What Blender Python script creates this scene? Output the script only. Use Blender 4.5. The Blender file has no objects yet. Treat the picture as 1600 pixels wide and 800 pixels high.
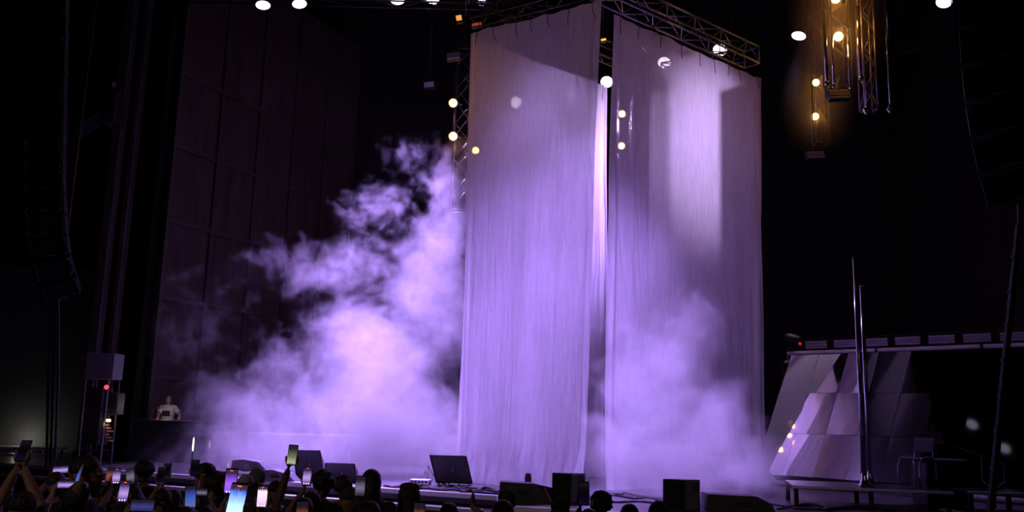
import bpy, math, random
import numpy as np
from mathutils import Vector, Matrix, Quaternion

rnd = random.Random(7)
SC = bpy.context.scene
COL = SC.collection
PI = math.pi
def R(a): return math.radians(a)

# ------------------------------------------------------------------ camera
HC, FPX = 2.25, 1400.0
PITCH, ROLL = R(10.35), R(1.6)
cam_d = bpy.data.cameras.new('camera'); cam = bpy.data.objects.new('camera', cam_d); COL.objects.link(cam)
cam_d.sensor_width = 36.0; cam_d.lens = 36.0 * FPX / 1600.0; cam_d.clip_end = 200
CAMR = Matrix.Rotation(PI/2 + PITCH, 3, 'X') @ Matrix.Rotation(ROLL, 3, 'Z')
cam.matrix_world = Matrix.Translation((0, 0, HC)) @ CAMR.to_4x4()
SC.camera = cam
CP = Vector((0, 0, HC))
def ray(x, y): return CAMR @ Vector(((x-800)/FPX, (400-y)/FPX, -1.0))
def P(x, y, Y):
    r = ray(x, y); return CP + r * (Y / r.y)
def G(x, y, z):
    r = ray(x, y); return CP + r * ((z - HC) / r.z)

# ------------------------------------------------------------------ world, exposure
vs = SC.view_settings
SC.display_settings.display_device = 'sRGB'
vs.view_transform = 'Standard'; vs.look = 'None'; vs.gamma = 1.0; vs.exposure = 0.0; vs.use_curve_mapping = False
W = bpy.data.worlds.new('night'); SC.world = W; W.use_nodes = True
W.node_tree.nodes['Background'].inputs[0].default_value = (0.75, 0.62, 0.9, 1)
W.node_tree.nodes['Background'].inputs[1].default_value = 0.012
cy = SC.cycles
cy.use_denoising = True
cy.volume_bounces = 1; cy.max_bounces = 8; cy.transparent_max_bounces = 24
cy.diffuse_bounces = 2; cy.glossy_bounces = 4
cy.volume_step_rate = 1.6; cy.volume_max_steps = 512
cy.sample_clamp_indirect = 4.0

LAV = (0.46, 0.27, 1.0)      # lavender stage wash
LILAC = (0.74, 0.55, 1.0)
AMBER = (1.0, 0.34, 0.05)
DECK = 1.03
TOPZ = 10.40                 # head of the drapes
# plan of the draped box (metres, camera at the origin looking along +Y)
PA, PC = Vector((-1.03, 18.1)), Vector((1.62, 16.4))
PD, PE = Vector((1.89, 16.88)), Vector((5.79, 20.1))
PB = Vector((2.95, 21.6))

def spot(loc, target, color, power, deg, blend=0.5, radius=0.12, parent=None, name='spot_beam'):
    l = bpy.data.lights.new(name, 'SPOT'); l.color = color; l.energy = power
    l.spot_size = R(deg); l.spot_blend = blend; l.shadow_soft_size = radius
    o = bpy.data.objects.new(name, l); COL.objects.link(o)
    d = Vector(target) - Vector(loc)
    o.matrix_world = Matrix.Translation(loc) @ d.to_track_quat('-Z', 'Y').to_matrix().to_4x4()
    if parent is not None:
        o.parent = parent; o.matrix_parent_inverse = parent.matrix_world.inverted()
    return o
def point(loc, color, power, radius=0.08, name='lamp_light'):
    l = bpy.data.lights.new(name, 'POINT'); l.color = color; l.energy = power; l.shadow_soft_size = radius
    o = bpy.data.objects.new(name, l); COL.objects.link(o); o.location = loc
    return o

# LED wash heads: position (picture column, row, depth, or metres), aim, beam colour, power, cone, blend
PARS = [
    dict(p=P(411, 8, 22.0),  aim=(-5.2, 19.6, 1.2), c=LAV, w=7000, deg=40, label='outermost purple wash light over the smoke, farthest from the drapes'),
    dict(p=P(468, 6, 22.0),  aim=(-3.2, 19.6, 1.2), c=LAV, w=17000, deg=36, label='second purple wash light over the smoke'),
    dict(p=P(621, 0, 22.0),  aim=(-2.4, 19.4, 2.5), c=LAV, w=18500, deg=36, label='third purple wash light, cut by the top edge'),
    dict(p=P(675, -1, 22.0), aim=(-1.9, 19.0, 2.2), c=LAV, w=19000, deg=32, label='purple wash light cut by the top edge, closest to the drapes'),
    dict(p=P(1248, 56, 22.6), aim=(4.6, 20.9, 2.6), c=LILAC, w=1200, deg=28, hang=18.1, label='purple wash light alone between the drapes and the amber lamps'),
    dict(p=P(1475, 3, 21.0), aim=(6.2, 16.0, 1.2), c=LAV, w=1500, deg=30, hang=18.1, label='purple wash light at the top edge by the black speaker column'),
    dict(p=P(1125, 78, 23.0), aim=(2.2, 17.4, 3.4), c=LAV, w=8000, deg=20, hang=18.1, label='purple wash light peeping over the drape truss'),
    dict(p=P(1038, 98, 24.6), aim=(1.3, 17.8, 3.0), c=LAV, w=4200, deg=28, hang=18.1, label='purple wash light showing round through the drape above the lilac spot'),
    dict(p=P(806, 160, 27.8), aim=(4.3, 18.9, 8.3), c=(.70, .50, 1.0), w=12000, deg=25, blend=1.0, rad=.3, hang=18.1, label='purple wash light showing round through the smoke-side drape'),
    dict(p=P(948, 128, 26.0), aim=(1.35, 19.9, 6.4), c=LAV, w=22000, deg=31, blend=1.0, rad=.3, hang=18.1, label='purple wash light glaring in the slit between the drapes'),
    # unseen heads added to light the drapes and the smoke bank
    dict(p=Vector((-1.0, 22.0, 13.2)), aim=(.35, 19.3, 6.2), c=LAV, w=5200, deg=34, hang=13.1, label='added wash light over the rear drape, above the picture'),
    dict(p=Vector((2.75, 18.05, 10.15)), aim=(1.2, 20.0, 8.9), c=(.60, .40, 1.0), w=850, deg=94, blend=.8, hang=10.8, sc=.8, label='added small wash light hidden inside the drape tower'),
    dict(p=Vector((2.2, 14.0, 13.6)), aim=(2.75, 15.6, 1.0), c=LAV, w=30000, deg=20, blend=.9, hang=18.1, label='added wash light straight above the smoke bank, above the picture'),
    dict(p=Vector((-.8, 14.6, 13.6)), aim=(-.3, 16.6, 1.2), c=LAV, w=7000, deg=24, blend=.9, hang=18.1, label='added wash light in front of the smoke-side drape, above the picture'),
]
# dim fill spots added behind the camera for the crowd and speaker boxes
FILL_CROWD = spot((-9.0, -5.0, 8.0), (-4.2, 9.0, 1.6), (1.0, .74, .60), 620, 42, .8, .3, name='fill_beam')
FILL_BOXES = spot((8.0, -5.0, 8.0), (2.6, 13.0, 1.2), (1.0, .74, .62), 420, 26, .8, .3, name='fill_beam')
# ------------------------------------------------------------------ mesh helpers
def basis(d):
    d = Vector(d).normalized()
    a = Vector((0, 0, 1)) if abs(d.z) < 0.95 else Vector((1, 0, 0))
    s = d.cross(a).normalized(); t = s.cross(d).normalized()
    return s, t
class MB:
    def __init__(self): self.v = []; self.f = []; self.smooth = False
    def add(self, vs, fs):
        o = len(self.v); self.v += [Vector(p) for p in vs]; self.f += [tuple(i + o for i in f) for f in fs]; return self
    def box(self, c, s, rot=None, bev=0.0):
        x, y, z = s[0]/2, s[1]/2, s[2]/2
        M = rot if rot is not None else Matrix.Identity(3)
        if bev <= 0:
            vs = [(sx*x, sy*y, sz*z) for sz in (-1, 1) for sx, sy in ((-1, -1), (1, -1), (1, 1), (-1, 1))]
            fs = [(3, 2, 1, 0), (4, 5, 6, 7), (0, 1, 5, 4), (1, 2, 6, 5), (2, 3, 7, 6), (3, 0, 4, 7)]
        else:
            b = min(bev, x*.9, y*.9, z*.9); vs = []; fs = []
            ring = [(-x+b, -y), (x-b, -y), (x, -y+b), (x, y-b), (x-b, y), (-x+b, y), (-x, y-b), (-x, -y+b)]
            ri = [(-x+b, -y+b), (x-b, -y+b), (x-b, -y+b), (x-b, y-b), (x-b, y-b), (-x+b, y-b), (-x+b, y-b), (-x+b, -y+b)]
            for (rr, zz) in ((ri, -z), (ring, -z+b), (ring, z-b), (ri, z)): vs += [(p[0], p[1], zz) for p in rr]
            for k in range(3):
                for i in range(8):
                    j = (i+1) % 8; fs.append((k*8+i, k*8+j, k*8+8+j, k*8+8+i))
            fs.append(tuple(range(7, -1, -1))); fs.append(tuple(range(24, 32)))
        c = Vector(c)
        return self.add([c + M @ Vector(p) for p in vs], fs)
    def tube(self, a, b, r, n=8, r2=None, cap=True):
        a, b = Vector(a), Vector(b); s, t = basis(b-a); r2 = r if r2 is None else r2
        vs = [a + (s*math.cos(2*PI*i/n) + t*math.sin(2*PI*i/n))*r for i in range(n)] + \
             [b + (s*math.cos(2*PI*i/n) + t*math.sin(2*PI*i/n))*r2 for i in range(n)]
        fs = [(i, (i+1) % n, n+(i+1) % n, n+i) for i in range(n)]
        if cap: fs += [tuple(range(n-1, -1, -1)), tuple(range(n, 2*n))]
        return self.add(vs, fs)
    def path(self, pts, r, n=6, radii=None):
        pts = [Vector(p) for p in pts]; vs = []; fs = []; s = None
        for i, p in enumerate(pts):
            d = (pts[min(i+1, len(pts)-1)] - pts[max(i-1, 0)])
            d = d.normalized() if d.length > 1e-9 else Vector((0, 0, 1))
            if s is None: s, t = basis(d)
            else:
                s = (s - d*s.dot(d)); s = s.normalized() if s.length > 1e-6 else basis(d)[0]; t = d.cross(s)
            rr = radii[i] if radii else r
            vs += [p + (s*math.cos(2*PI*k/n) + t*math.sin(2*PI*k/n))*rr for k in range(n)]
        for i in range(len(pts)-1):
            for k in range(n): fs.append((i*n+k, i*n+(k+1) % n, (i+1)*n+(k+1) % n, (i+1)*n+k))
        fs += [tuple(range(n-1, -1, -1)), tuple(range((len(pts)-1)*n, len(pts)*n))]
        return self.add(vs, fs)
    def lathe(self, prof, o=(0, 0, 0), axis=(0, 0, 1), n=16):
        axis = Vector(axis).normalized(); s, t = basis(axis); o = Vector(o); vs = []; fs = []
        for r, h in prof:
            vs += [o + axis*h + (s*math.cos(2*PI*k/n) + t*math.sin(2*PI*k/n))*max(r, 1e-4) for k in range(n)]
        m = len(prof)
        for i in range(m-1):
            for k in range(n): fs.append((i*n+k, i*n+(k+1) % n, (i+1)*n+(k+1) % n, (i+1)*n+k))
        fs += [tuple(range(n-1, -1, -1)), tuple(range((m-1)*n, m*n))]
        return self.add(vs, fs)
    def ball(self, c, r, n=10, m=7, rot=None):
        rx, ry, rz = (r, r, r) if not hasattr(r, '__len__') else r
        c = Vector(c); vs = [Vector((0, 0, -rz))]; M = rot if rot is not None else Matrix.Identity(3)
        for i in range(1, m):
            a = -PI/2 + PI*i/m
            vs += [Vector((rx*math.cos(a)*math.cos(2*PI*k/n), ry*math.cos(a)*math.sin(2*PI*k/n), rz*math.sin(a))) for k in range(n)]
        vs.append(Vector((0, 0, rz))); fs = [(0, 1+(k+1) % n, 1+k) for k in range(n)]
        for i in range(m-2):
            for k in range(n): fs.append((1+i*n+k, 1+i*n+(k+1) % n, 1+(i+1)*n+(k+1) % n, 1+(i+1)*n+k))
        l = len(vs)-1; b = 1+(m-2)*n
        fs += [(l, b+k, b+(k+1) % n) for k in range(n)]
        return self.add([c + M @ p for p in vs], fs)
    def prism(self, poly, depth, M):       # polygon in local xz, extruded along local y, placed by 4x4 M
        n = len(poly)
        vs = [M @ Vector((p[0], -depth/2, p[1])) for p in poly] + [M @ Vector((p[0], depth/2, p[1])) for p in poly]
        fs = [tuple(range(n)), tuple(range(2*n-1, n-1, -1))] + [(i, n+i, n+(i+1) % n, (i+1) % n) for i in range(n)]
        return self.add(vs, fs)
    def mesh(self, name, smooth=False):
        m = bpy.data.meshes.new(name); m.from_pydata([tuple(p) for p in self.v], [], self.f); m.validate(); m.update()
        if smooth: m.polygons.foreach_set('use_smooth', [True]*len(m.polygons))
        return m
    def build(self, name, mat, parent=None, smooth=False, loc=None, auto=False):
        return link(name, self.mesh(name, smooth or auto), mat, parent, loc, auto)
def link(name, mesh, mat, parent=None, loc=None, auto=False):
    if mat is not None and not mesh.materials: mesh.materials.append(mat)
    o = bpy.data.objects.new(name, mesh); COL.objects.link(o)
    if auto: mesh.set_sharp_from_angle(angle=R(35))
    if loc is not None: o.location = loc
    if parent is not None: o.parent = parent
    return o
def tag(o, label=None, cat=None, group=None, kind=None):
    if label: o['label'] = label
    if cat: o['category'] = cat
    if group: o['group'] = group
    if kind: o['kind'] = kind
    return o
def thing(name, label, cat, loc=(0, 0, 0), rot=(0, 0, 0), group=None):
    o = bpy.data.objects.new(name, None); COL.objects.link(o); o.empty_display_size = .1
    o.location = loc; o.rotation_euler = rot
    return tag(o, label, cat, group)
def thing_m(name, label, cat, M, group=None):
    o = thing(name, label, cat, group=group); o.matrix_world = M; return o
def copy_tree(o, parent=None):
    c = o.copy(); COL.objects.link(c)
    if parent is not None:
        c.parent = parent; c.matrix_parent_inverse = o.matrix_parent_inverse.copy()
    for ch in list(o.children): copy_tree(ch, c)
    return c

# value noise for cloth
def vnoise(rs, nu, nv):
    t = rs.rand(nv+2, nu+2)
    def f(u, v):
        u = np.clip(u, 0, 1)*nu; v = np.clip(v, 0, 1)*nv
        i = np.minimum(u.astype(int), nu-1); j = np.minimum(v.astype(int), nv-1)
        a = u-i; b = v-j; a = a*a*(3-2*a); b = b*b*(3-2*b)
        return (t[j, i]*(1-a)*(1-b)+t[j, i+1]*a*(1-b)+t[j+1, i]*(1-a)*b+t[j+1, i+1]*a*b) - .5
    return f

# ------------------------------------------------------------------ materials
def nt(mat):
    mat.use_nodes = True; t = mat.node_tree; return t, t.nodes, t.links
def mat(name, col, rough=0.6, metal=0.0, var=0.15, scale=6.0, bump=0.0, emit=None, estr=0.0, spec=0.5, stretch=None):
    m = bpy.data.materials.new(name); t, N, L = nt(m); b = N['Principled BSDF']
    b.inputs['Roughness'].default_value = rough; b.inputs['Metallic'].default_value = metal
    b.inputs['Specular IOR Level'].default_value = spec
    tc = N.new('ShaderNodeTexCoord'); no = N.new('ShaderNodeTexNoise'); no.inputs['Scale'].default_value = scale; no.inputs['Detail'].default_value = 4
    if stretch:
        mp = N.new('ShaderNodeMapping'); mp.inputs['Scale'].default_value = stretch
        L.new(tc.outputs['Object'], mp.inputs[0]); L.new(mp.outputs[0], no.inputs['Vector'])
    else: L.new(tc.outputs['Object'], no.inputs['Vector'])
    mx = N.new('ShaderNodeMixRGB')
    mx.inputs[1].default_value = tuple(c*(1-var) for c in col) + (1,); mx.inputs[2].default_value = tuple(min(1, c*(1+var)) for c in col) + (1,)
    L.new(no.outputs['Fac'], mx.inputs[0]); L.new(mx.outputs[0], b.inputs['Base Color'])
    if bump:
        bp = N.new('ShaderNodeBump'); bp.inputs['Strength'].default_value = bump; bp.inputs['Distance'].default_value = 0.02
        L.new(no.outputs['Fac'], bp.inputs['Height']); L.new(bp.outputs[0], b.inputs['Normal'])
    if emit:
        b.inputs['Emission Color'].default_value = emit + (1,); b.inputs['Emission Strength'].default_value = estr
    return m
def emat(name, col, strength):
    m = bpy.data.materials.new(name); t, N, L = nt(m); N.remove(N['Principled BSDF'])
    e = N.new('ShaderNodeEmission'); e.inputs[0].default_value = col + (1,); e.inputs[1].default_value = strength
    L.new(e.outputs[0], N['Material Output'].inputs[0]); return m
def sheer(name, col, through=0.3, backshare=0.5, weave=26.0):
    m = bpy.data.materials.new(name); t, N, L = nt(m); N.remove(N['Principled BSDF'])
    tc = N.new('ShaderNodeTexCoord'); mp = N.new('ShaderNodeMapping'); mp.inputs['Scale'].default_value = (weave, weave, 2.2)
    L.new(tc.outputs['Object'], mp.inputs[0])
    no = N.new('ShaderNodeTexNoise'); no.inputs['Scale'].default_value = 1.0; no.inputs['Detail'].default_value = 5; L.new(mp.outputs[0], no.inputs['Vector'])
    bp = N.new('ShaderNodeBump'); bp.inputs['Strength'].default_value = 0.16; bp.inputs['Distance'].default_value = 0.03; L.new(no.outputs['Fac'], bp.inputs['Height'])
    no2 = N.new('ShaderNodeTexNoise'); no2.inputs['Scale'].default_value = 1.7; no2.inputs['Detail'].default_value = 6; L.new(tc.outputs['Object'], no2.inputs['Vector'])
    mx = N.new('ShaderNodeMixRGB'); mx.inputs[1].default_value = tuple(c*.9 for c in col)+(1,); mx.inputs[2].default_value = tuple(min(1, c*1.06) for c in col)+(1,)
    L.new(no2.outputs['Fac'], mx.inputs[0])
    d = N.new('ShaderNodeBsdfDiffuse'); tr = N.new('ShaderNodeBsdfTranslucent'); cl = N.new('ShaderNodeBsdfTransparent')
    for n in (d, tr): L.new(mx.outputs[0], n.inputs['Color']); L.new(bp.outputs[0], n.inputs['Normal'])
    m1 = N.new('ShaderNodeMixShader'); m1.inputs[0].default_value = backshare; L.new(d.outputs[0], m1.inputs[1]); L.new(tr.outputs[0], m1.inputs[2])
    rg = N.new('ShaderNodeMapRange'); rg.inputs[1].default_value = .25; rg.inputs[2].default_value = .75
    rg.inputs[3].default_value = through*.7; rg.inputs[4].default_value = through*1.3; L.new(no.outputs['Fac'], rg.inputs[0])
    m2 = N.new('ShaderNodeMixShader'); L.new(rg.outputs[0], m2.inputs[0]); L.new(m1.outputs[0], m2.inputs[1]); L.new(cl.outputs[0], m2.inputs[2])
    L.new(m2.outputs[0], N['Material Output'].inputs[0]); return m

BLACK = mat('black_paint', (.012, .011, .013), .55, var=.3)
MATTE = mat('black_drape', (.016, .013, .014), .9, var=.4, scale=3, bump=.4, stretch=(8, 8, .6))
GRILLE = mat('speaker_grille', (.005, .005, .006), .7, var=.4, scale=180, bump=.5)
CABINET = mat('speaker_paint', (.03, .028, .034), .5, var=.35, scale=60, bump=.3)
STEEL = mat('truss_metal', (.30, .29, .30), .35, .9, var=.2, scale=20)
DARKSTEEL = mat('dark_metal', (.05, .05, .055), .4, .8, var=.3, scale=20)
CHROME = mat('polished_metal', (.72, .72, .76), .12, 1.0, var=.08, scale=30)
RUBBER = mat('cable_rubber', (.014, .013, .016), .45, var=.3, scale=30)
DECKMAT = mat('deck_vinyl', (.055, .05, .065), .38, var=.25, scale=2.5, bump=.08)
TRIMWHITE = mat('pale_trim', (.78, .76, .80), .45, var=.15, scale=5)
GROUND = mat('arena_ground', (.03, .028, .03), .8, var=.3, scale=4)
GREYPANEL = mat('grey_panel', (.22, .22, .22), .7, var=.15, scale=4)
DRAPE = sheer('sheer_drape', (.80, .77, .82), .30, .55)
DENSE = sheer('dense_drape', (.74, .70, .74), .03, .08)
# ------------------------------------------------------------------ ground, deck, walls
tag(MB().box((0, 12, -.05), (60, 60, .1)).build('floor', GROUND), 'dark arena ground under the crowd', kind='structure')
tag(MB().box((0, 12, 18.2), (60, 60, .1)).build('ceiling', MATTE), kind='structure')
# stage deck: front edge runs a little forward towards the far end of the row of boxes
g1, g2 = G(600, 764, DECK), G(779, 776, DECK)
XJ = g2.x                                        # the front edge steps forward here
def edgeA(X): return g1.y + (X-g1.x)*(g2.y-g1.y)/(g2.x-g1.x)
def edgeB(X): return 17.6 + (X+14)*(9.2-17.6)/26.5
def outline(off, depth=None):
    f = [(-14, edgeA(-14)+off), (XJ+off, edgeA(XJ)+off), (XJ+off, edgeB(XJ)+off), (12.5, edgeB(12.5)+off)]
    if depth is None: return f + [(12.5, 34), (-14, 34)]
    return f + [(12.5, edgeB(12.5)+off+depth), (XJ+off+depth, edgeB(XJ)+off+depth), (XJ+off+depth, edgeA(XJ)+off+depth), (-14, edgeA(-14)+off+depth)]
def plate(poly, z0, z1):
    n = len(poly); h = n//2
    vs = [(p[0], p[1], z0) for p in poly] + [(p[0], p[1], z1) for p in poly]
    if n == 8: caps = [(k, k+1, n-2-k, n-1-k) for k in range(3)]
    else: caps = [(0, 1, 2, 3, 4, 5)]
    fs = [tuple(reversed(c)) for c in caps] + [tuple(i+n for i in c) for c in caps] + [(i, (i+1) % n, n+(i+1) % n, n+i) for i in range(n)]
    return MB().add(vs, fs)
deck = tag(plate(outline(0), .88, DECK).build('stage_floor', DECKMAT), 'dark vinyl stage deck with pale edge strips', kind='structure')
plate(outline(.25), 0.0, .88).build('stage_fascia', BLACK, deck)
plate(outline(-.02, .11), DECK-.06, DECK+.014).build('edge_strip', TRIMWHITE, deck)
plate(outline(-.34, .60), .60, .84).build('lower_step', DECKMAT, deck)
plate(outline(-.36, .12), .79, .853).build('edge_strip', TRIMWHITE, deck)
tag(MB().box((0, 33.5, 9), (60, .2, 18)).build('wall_back', MATTE), kind='structure')
tag(MB().box((-16, 20, 9), (.2, 28, 18)).build('wall_left', MATTE), kind='structure')
tag(MB().box((15, 20, 9), (.2, 28, 18)).build('wall_right', MATTE), kind='structure')

# ------------------------------------------------------------------ drapes
def drape(name, label, a, b, z0, z1, seed, mt, amp=.03, slant=0.0, flare=.12, nu=230, nv=120, group=None, scallop=.05, ties=7, foot=(0.0, 0.0)):
    rs = np.random.RandomState(seed)
    a, b = Vector((a.x, a.y, 0)), Vector((b.x, b.y, 0)); e = (b-a); ln = e.length; e.normalize(); n = Vector((e.y, -e.x, 0))
    U, V = np.meshgrid(np.linspace(0, 1, nu), np.linspace(0, 1, nv))
    k = ln/2.8
    f1 = vnoise(rs, int(64*k), 11); f2 = vnoise(rs, int(26*k), 5); f3 = vnoise(rs, int(7*k)+2, 2); f4 = vnoise(rs, int(110*k), 22); f5 = vnoise(rs, 5, 4)
    us = U + slant*(1-V)**1.3*np.clip(U*1.6, 0, 1)*(1-U)*2
    gate = np.clip(.5+2.6*f5(U, V), .12, 1)*np.clip(.35+1.2*(1-V), 0, 1.1)
    dn = amp*(.50*f1(us, V)*gate+.9*f2(us, V)*(1.1-V)*gate+2.2*f3(us, V)*(.35+.65*(1-V))+.30*f4(us, V)*gate) + .06*f5(U, V)
    dn += .04*np.exp(-((U-.03)/.015)**2) + .04*np.exp(-((U-.965)/.015)**2)     # rolled side hems
    low = np.clip((.10-V)/.10, 0, 1)
    dn += flare*low**2*(1+1.5*f2(us, V))                                         # hem kicks out on the deck
    side = .012*f5(V, U*0+.3) + (foot[0]*(1-U)+foot[1]*U)/ln*(1-V)**.85
    zz = z0 + (z1-z0)*V + scallop*(V**6)*(-.4*np.abs(np.sin(PI*ties*U)) + f3(U, U*0+.5))
    X = a.x + e.x*ln*(U+side) + n.x*dn; Y = a.y + e.y*ln*(U+side) + n.y*dn
    o0 = Vector((a.x, a.y, z0))
    verts = np.stack([X-o0.x, Y-o0.y, zz-o0.z], -1).reshape(-1, 3)
    i = np.arange((nv-1)*nu).reshape(nv-1, nu)[:, :-1].ravel()
    faces = np.stack([i, i+1, i+nu+1, i+nu], -1)
    me = bpy.data.meshes.new(name); me.from_pydata(verts.tolist(), [], faces.tolist()); me.update()
    me.polygons.foreach_set('use_smooth', [True]*len(me.polygons))
    root = thing(name, label, 'curtain', o0, group=group)
    link('cloth', me, mt, root)
    for q in range(ties):
        u = (q+.5)/ties + rs.uniform(-.03, .03); base = Vector((e.x*ln*u, e.y*ln*u, z1-z0-.02)) + n*.045
        sw = rs.uniform(-1, 1)*.05
        pts = [base+Vector((0, 0, .34))-n*.1, base+Vector((0, 0, .04)), base+n*.03+e*sw*.5+Vector((0, 0, -.12)), base+n*.03+e*sw+Vector((0, 0, -.22)), base+n*.02+e*(sw*1.7+.03)+Vector((0, 0, -.30-.1*rs.rand()))]
        MB().path(pts, .008, 5).build('tie_cord', RUBBER, root)
    return root
drape('stage_drape', 'tall sheer white drape with a grey cap, hanging next to the big smoke plume', PA, PC, DECK+.01, TOPZ, 3, DRAPE, amp=.030, slant=.10, flare=.22, group='sheer drapes of the square tower', foot=(.13, -.24))
drape('stage_drape', 'tall sheer white drape with a bright lilac spot high up and smoke at its foot', PD, PE, DECK+.01, TOPZ-.04, 5, DRAPE, amp=.050, slant=-.28, flare=.3, group='sheer drapes of the square tower', ties=9, foot=(-.10, -.42))
drape('stage_drape', 'rear drape glowing pink through the slit between the two front drapes', PA+Vector((.06, .12)), PA+(PB-PA)*.82, DECK+.01, TOPZ-.03, 8, DRAPE, amp=.04, group='sheer drapes of the square tower', ties=9)
drape('stage_drape', 'rear drape showing faintly behind the drape with the bright lilac spot', PB+(PE-PB)*.14, PE+Vector((-.05, .14)), DECK+.01, TOPZ-.03, 9, DENSE, amp=.04, group='sheer drapes of the square tower')
# ------------------------------------------------------------------ smoke: real volumes on a voxel grid
def smoke(name, label, lo, hi, res, blobs, seed, dens, warp=.9, cut=.42, fine=3.5, aniso=.25, holes=None, col=(1,1,1)):
    ng = bpy.data.node_groups.new(name+'_field', 'GeometryNodeTree')
    ng.interface.new_socket('Geometry', in_out='OUTPUT', socket_type='NodeSocketGeometry')
    N, L = ng.nodes, ng.links
    out = N.new('NodeGroupOutput')
    pos = N.new('GeometryNodeInputPosition')
    def mth(op, a, b=None, clamp=False):
        n = N.new('ShaderNodeMath'); n.operation = op; n.use_clamp = clamp
        for k, x in enumerate((a, b)):
            if x is None: continue
            if isinstance(x, (int, float)): n.inputs[k].default_value = x
            else: L.new(x, n.inputs[k])
        return n.outputs[0]
    def vec(op, a, b):
        n = N.new('ShaderNodeVectorMath'); n.operation = op
        for k, x in enumerate((a, b)):
            if x is None: continue
            if isinstance(x, (tuple, Vector)): n.inputs[k].default_value = x
            else: L.new(x, n.inputs[k])
        return n
    def noise(scale, detail, rough=.55, vecin=None, dist=0.0, off=0.0, lac=2.0):
        n = N.new('ShaderNodeTexNoise'); n.noise_dimensions = '4D'; n.inputs['W'].default_value = seed + off
        n.inputs['Scale'].default_value = scale; n.inputs['Detail'].default_value = detail; n.inputs['Roughness'].default_value = rough
        n.inputs['Distortion'].default_value = dist; n.inputs['Lacunarity'].default_value = lac
        L.new(vecin if vecin is not None else pos.outputs[0], n.inputs['Vector']); return n
    w1 = noise(.42, 3, .5, off=1.3)
    wv = vec('SUBTRACT', w1.outputs['Color'], (.5, .5, .5)); ws = vec('SCALE', wv.outputs[0], None); ws.inputs['Scale'].default_value = warp*2
    p1 = vec('ADD', pos.outputs[0], ws.outputs[0]).outputs[0]
    acc = None
    for (c, r, wgt) in blobs:
        d = vec('SUBTRACT', p1, tuple(c)); q = vec('DIVIDE', d.outputs[0], tuple(r)); ln = vec('LENGTH', q.outputs[0], None)
        g = mth('MULTIPLY', mth('SUBTRACT', 1.0, ln.outputs['Value'], True), wgt)
        acc = g if acc is None else mth('MAXIMUM', acc, g) if wgt > 0 else mth('ADD', acc, g)
    f1 = noise(.9, 7, .60, p1, .35, 4.1).outputs['Fac']
    f2 = noise(fine, 6, .62, p1, .7, 8.7).outputs['Fac']
    fb = mth('ADD', mth('MULTIPLY', f1, .52), mth('MULTIPLY', f2, .48))
    # dense where macro + noise clears the threshold
    v = mth('SUBTRACT', mth('ADD', acc, mth('MULTIPLY', mth('SUBTRACT', fb, .5), 2.5)), cut)
    v = mth('MULTIPLY', mth('MAXIMUM', v, 0.0), dens)
    edge = mth('MULTIPLY', acc, 6.0, True)
    v = mth('MULTIPLY', v, edge)
    vc = N.new('GeometryNodeVolumeCube')
    L.new(v, vc.inputs['Density']); vc.inputs['Min'].default_value = lo; vc.inputs['Max'].default_value = hi
    vc.inputs['Background'].default_value = 0.0
    for k, a in enumerate(('X', 'Y', 'Z')): vc.inputs['Resolution '+a].default_value = max(2, int((hi[k]-lo[k])/res))
    sm = N.new('GeometryNodeSetMaterial')
    m = bpy.data.materials.new(name+'_volume'); t, MN, ML = nt(m); MN.remove(MN['Principled BSDF'])
    pv = MN.new('ShaderNodeVolumePrincipled'); pv.inputs['Color'].default_value = col+(1,); pv.inputs['Density'].default_value = 1.0; pv.inputs['Anisotropy'].default_value = aniso
    ML.new(pv.outputs[0], MN['Material Output'].inputs['Volume'])
    sm.inputs['Material'].default_value = m
    L.new(vc.outputs[0], sm.inputs['Geometry']); L.new(sm.outputs[0], out.inputs[0])
    me = bpy.data.meshes.new(name); me.materials.append(m)
    o = bpy.data.objects.new(name, me); COL.objects.link(o)
    md = o.modifiers.new('field', 'NODES'); md.node_group = ng
    return tag(o, label, 'smoke', kind='stuff')

def blob(x, y, Y, rx, rz, ry, w=1.0):      # centre from a picture position at depth Y, radii in metres
    return (P(x, y, Y), (rx, ry, rz), w)
smoke('stage_smoke', 'large plume of stage smoke rolling up beside the drapes', (-10.2, 16.8, 1.0), (-.2, 23.0, 8.8), .047, [
    blob(610, 690, 19.6, 3.4, 2.6, 2.6, 1.25),
    blob(590, 580, 19.7, 2.3, 2.6, 2.2, 1.05),
    blob(665, 490, 19.6, 1.9, 2.8, 1.6, 1.0),
    blob(695, 360, 19.5, 1.5, 2.2, 1.2, .86),
    blob(700, 290, 19.5, 1.5, 1.3, 1.1, .85),
    blob(605, 315, 19.7, 1.8, 1.3, 1.1, .64),
    blob(590, 410, 19.7, 1.8, 1.5, 1.2, .68),
    blob(490, 430, 20.0, 3.0, 1.2, 1.2, .74),
    blob(440, 590, 20.2, 2.4, 1.5, 1.7, .68),
    blob(375, 650, 20.2, 2.7, 1.7, 2.0, .86),
    blob(310, 500, 20.6, 2.2, 2.2, 1.6, .58),
    blob(635, 240, 19.8, 1.3, .9, .9, .46),
    blob(430, 715, 19.6, 4.0, 1.2, 2.4, .92),
], 3.0, 1.25, cut=.36)
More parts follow.
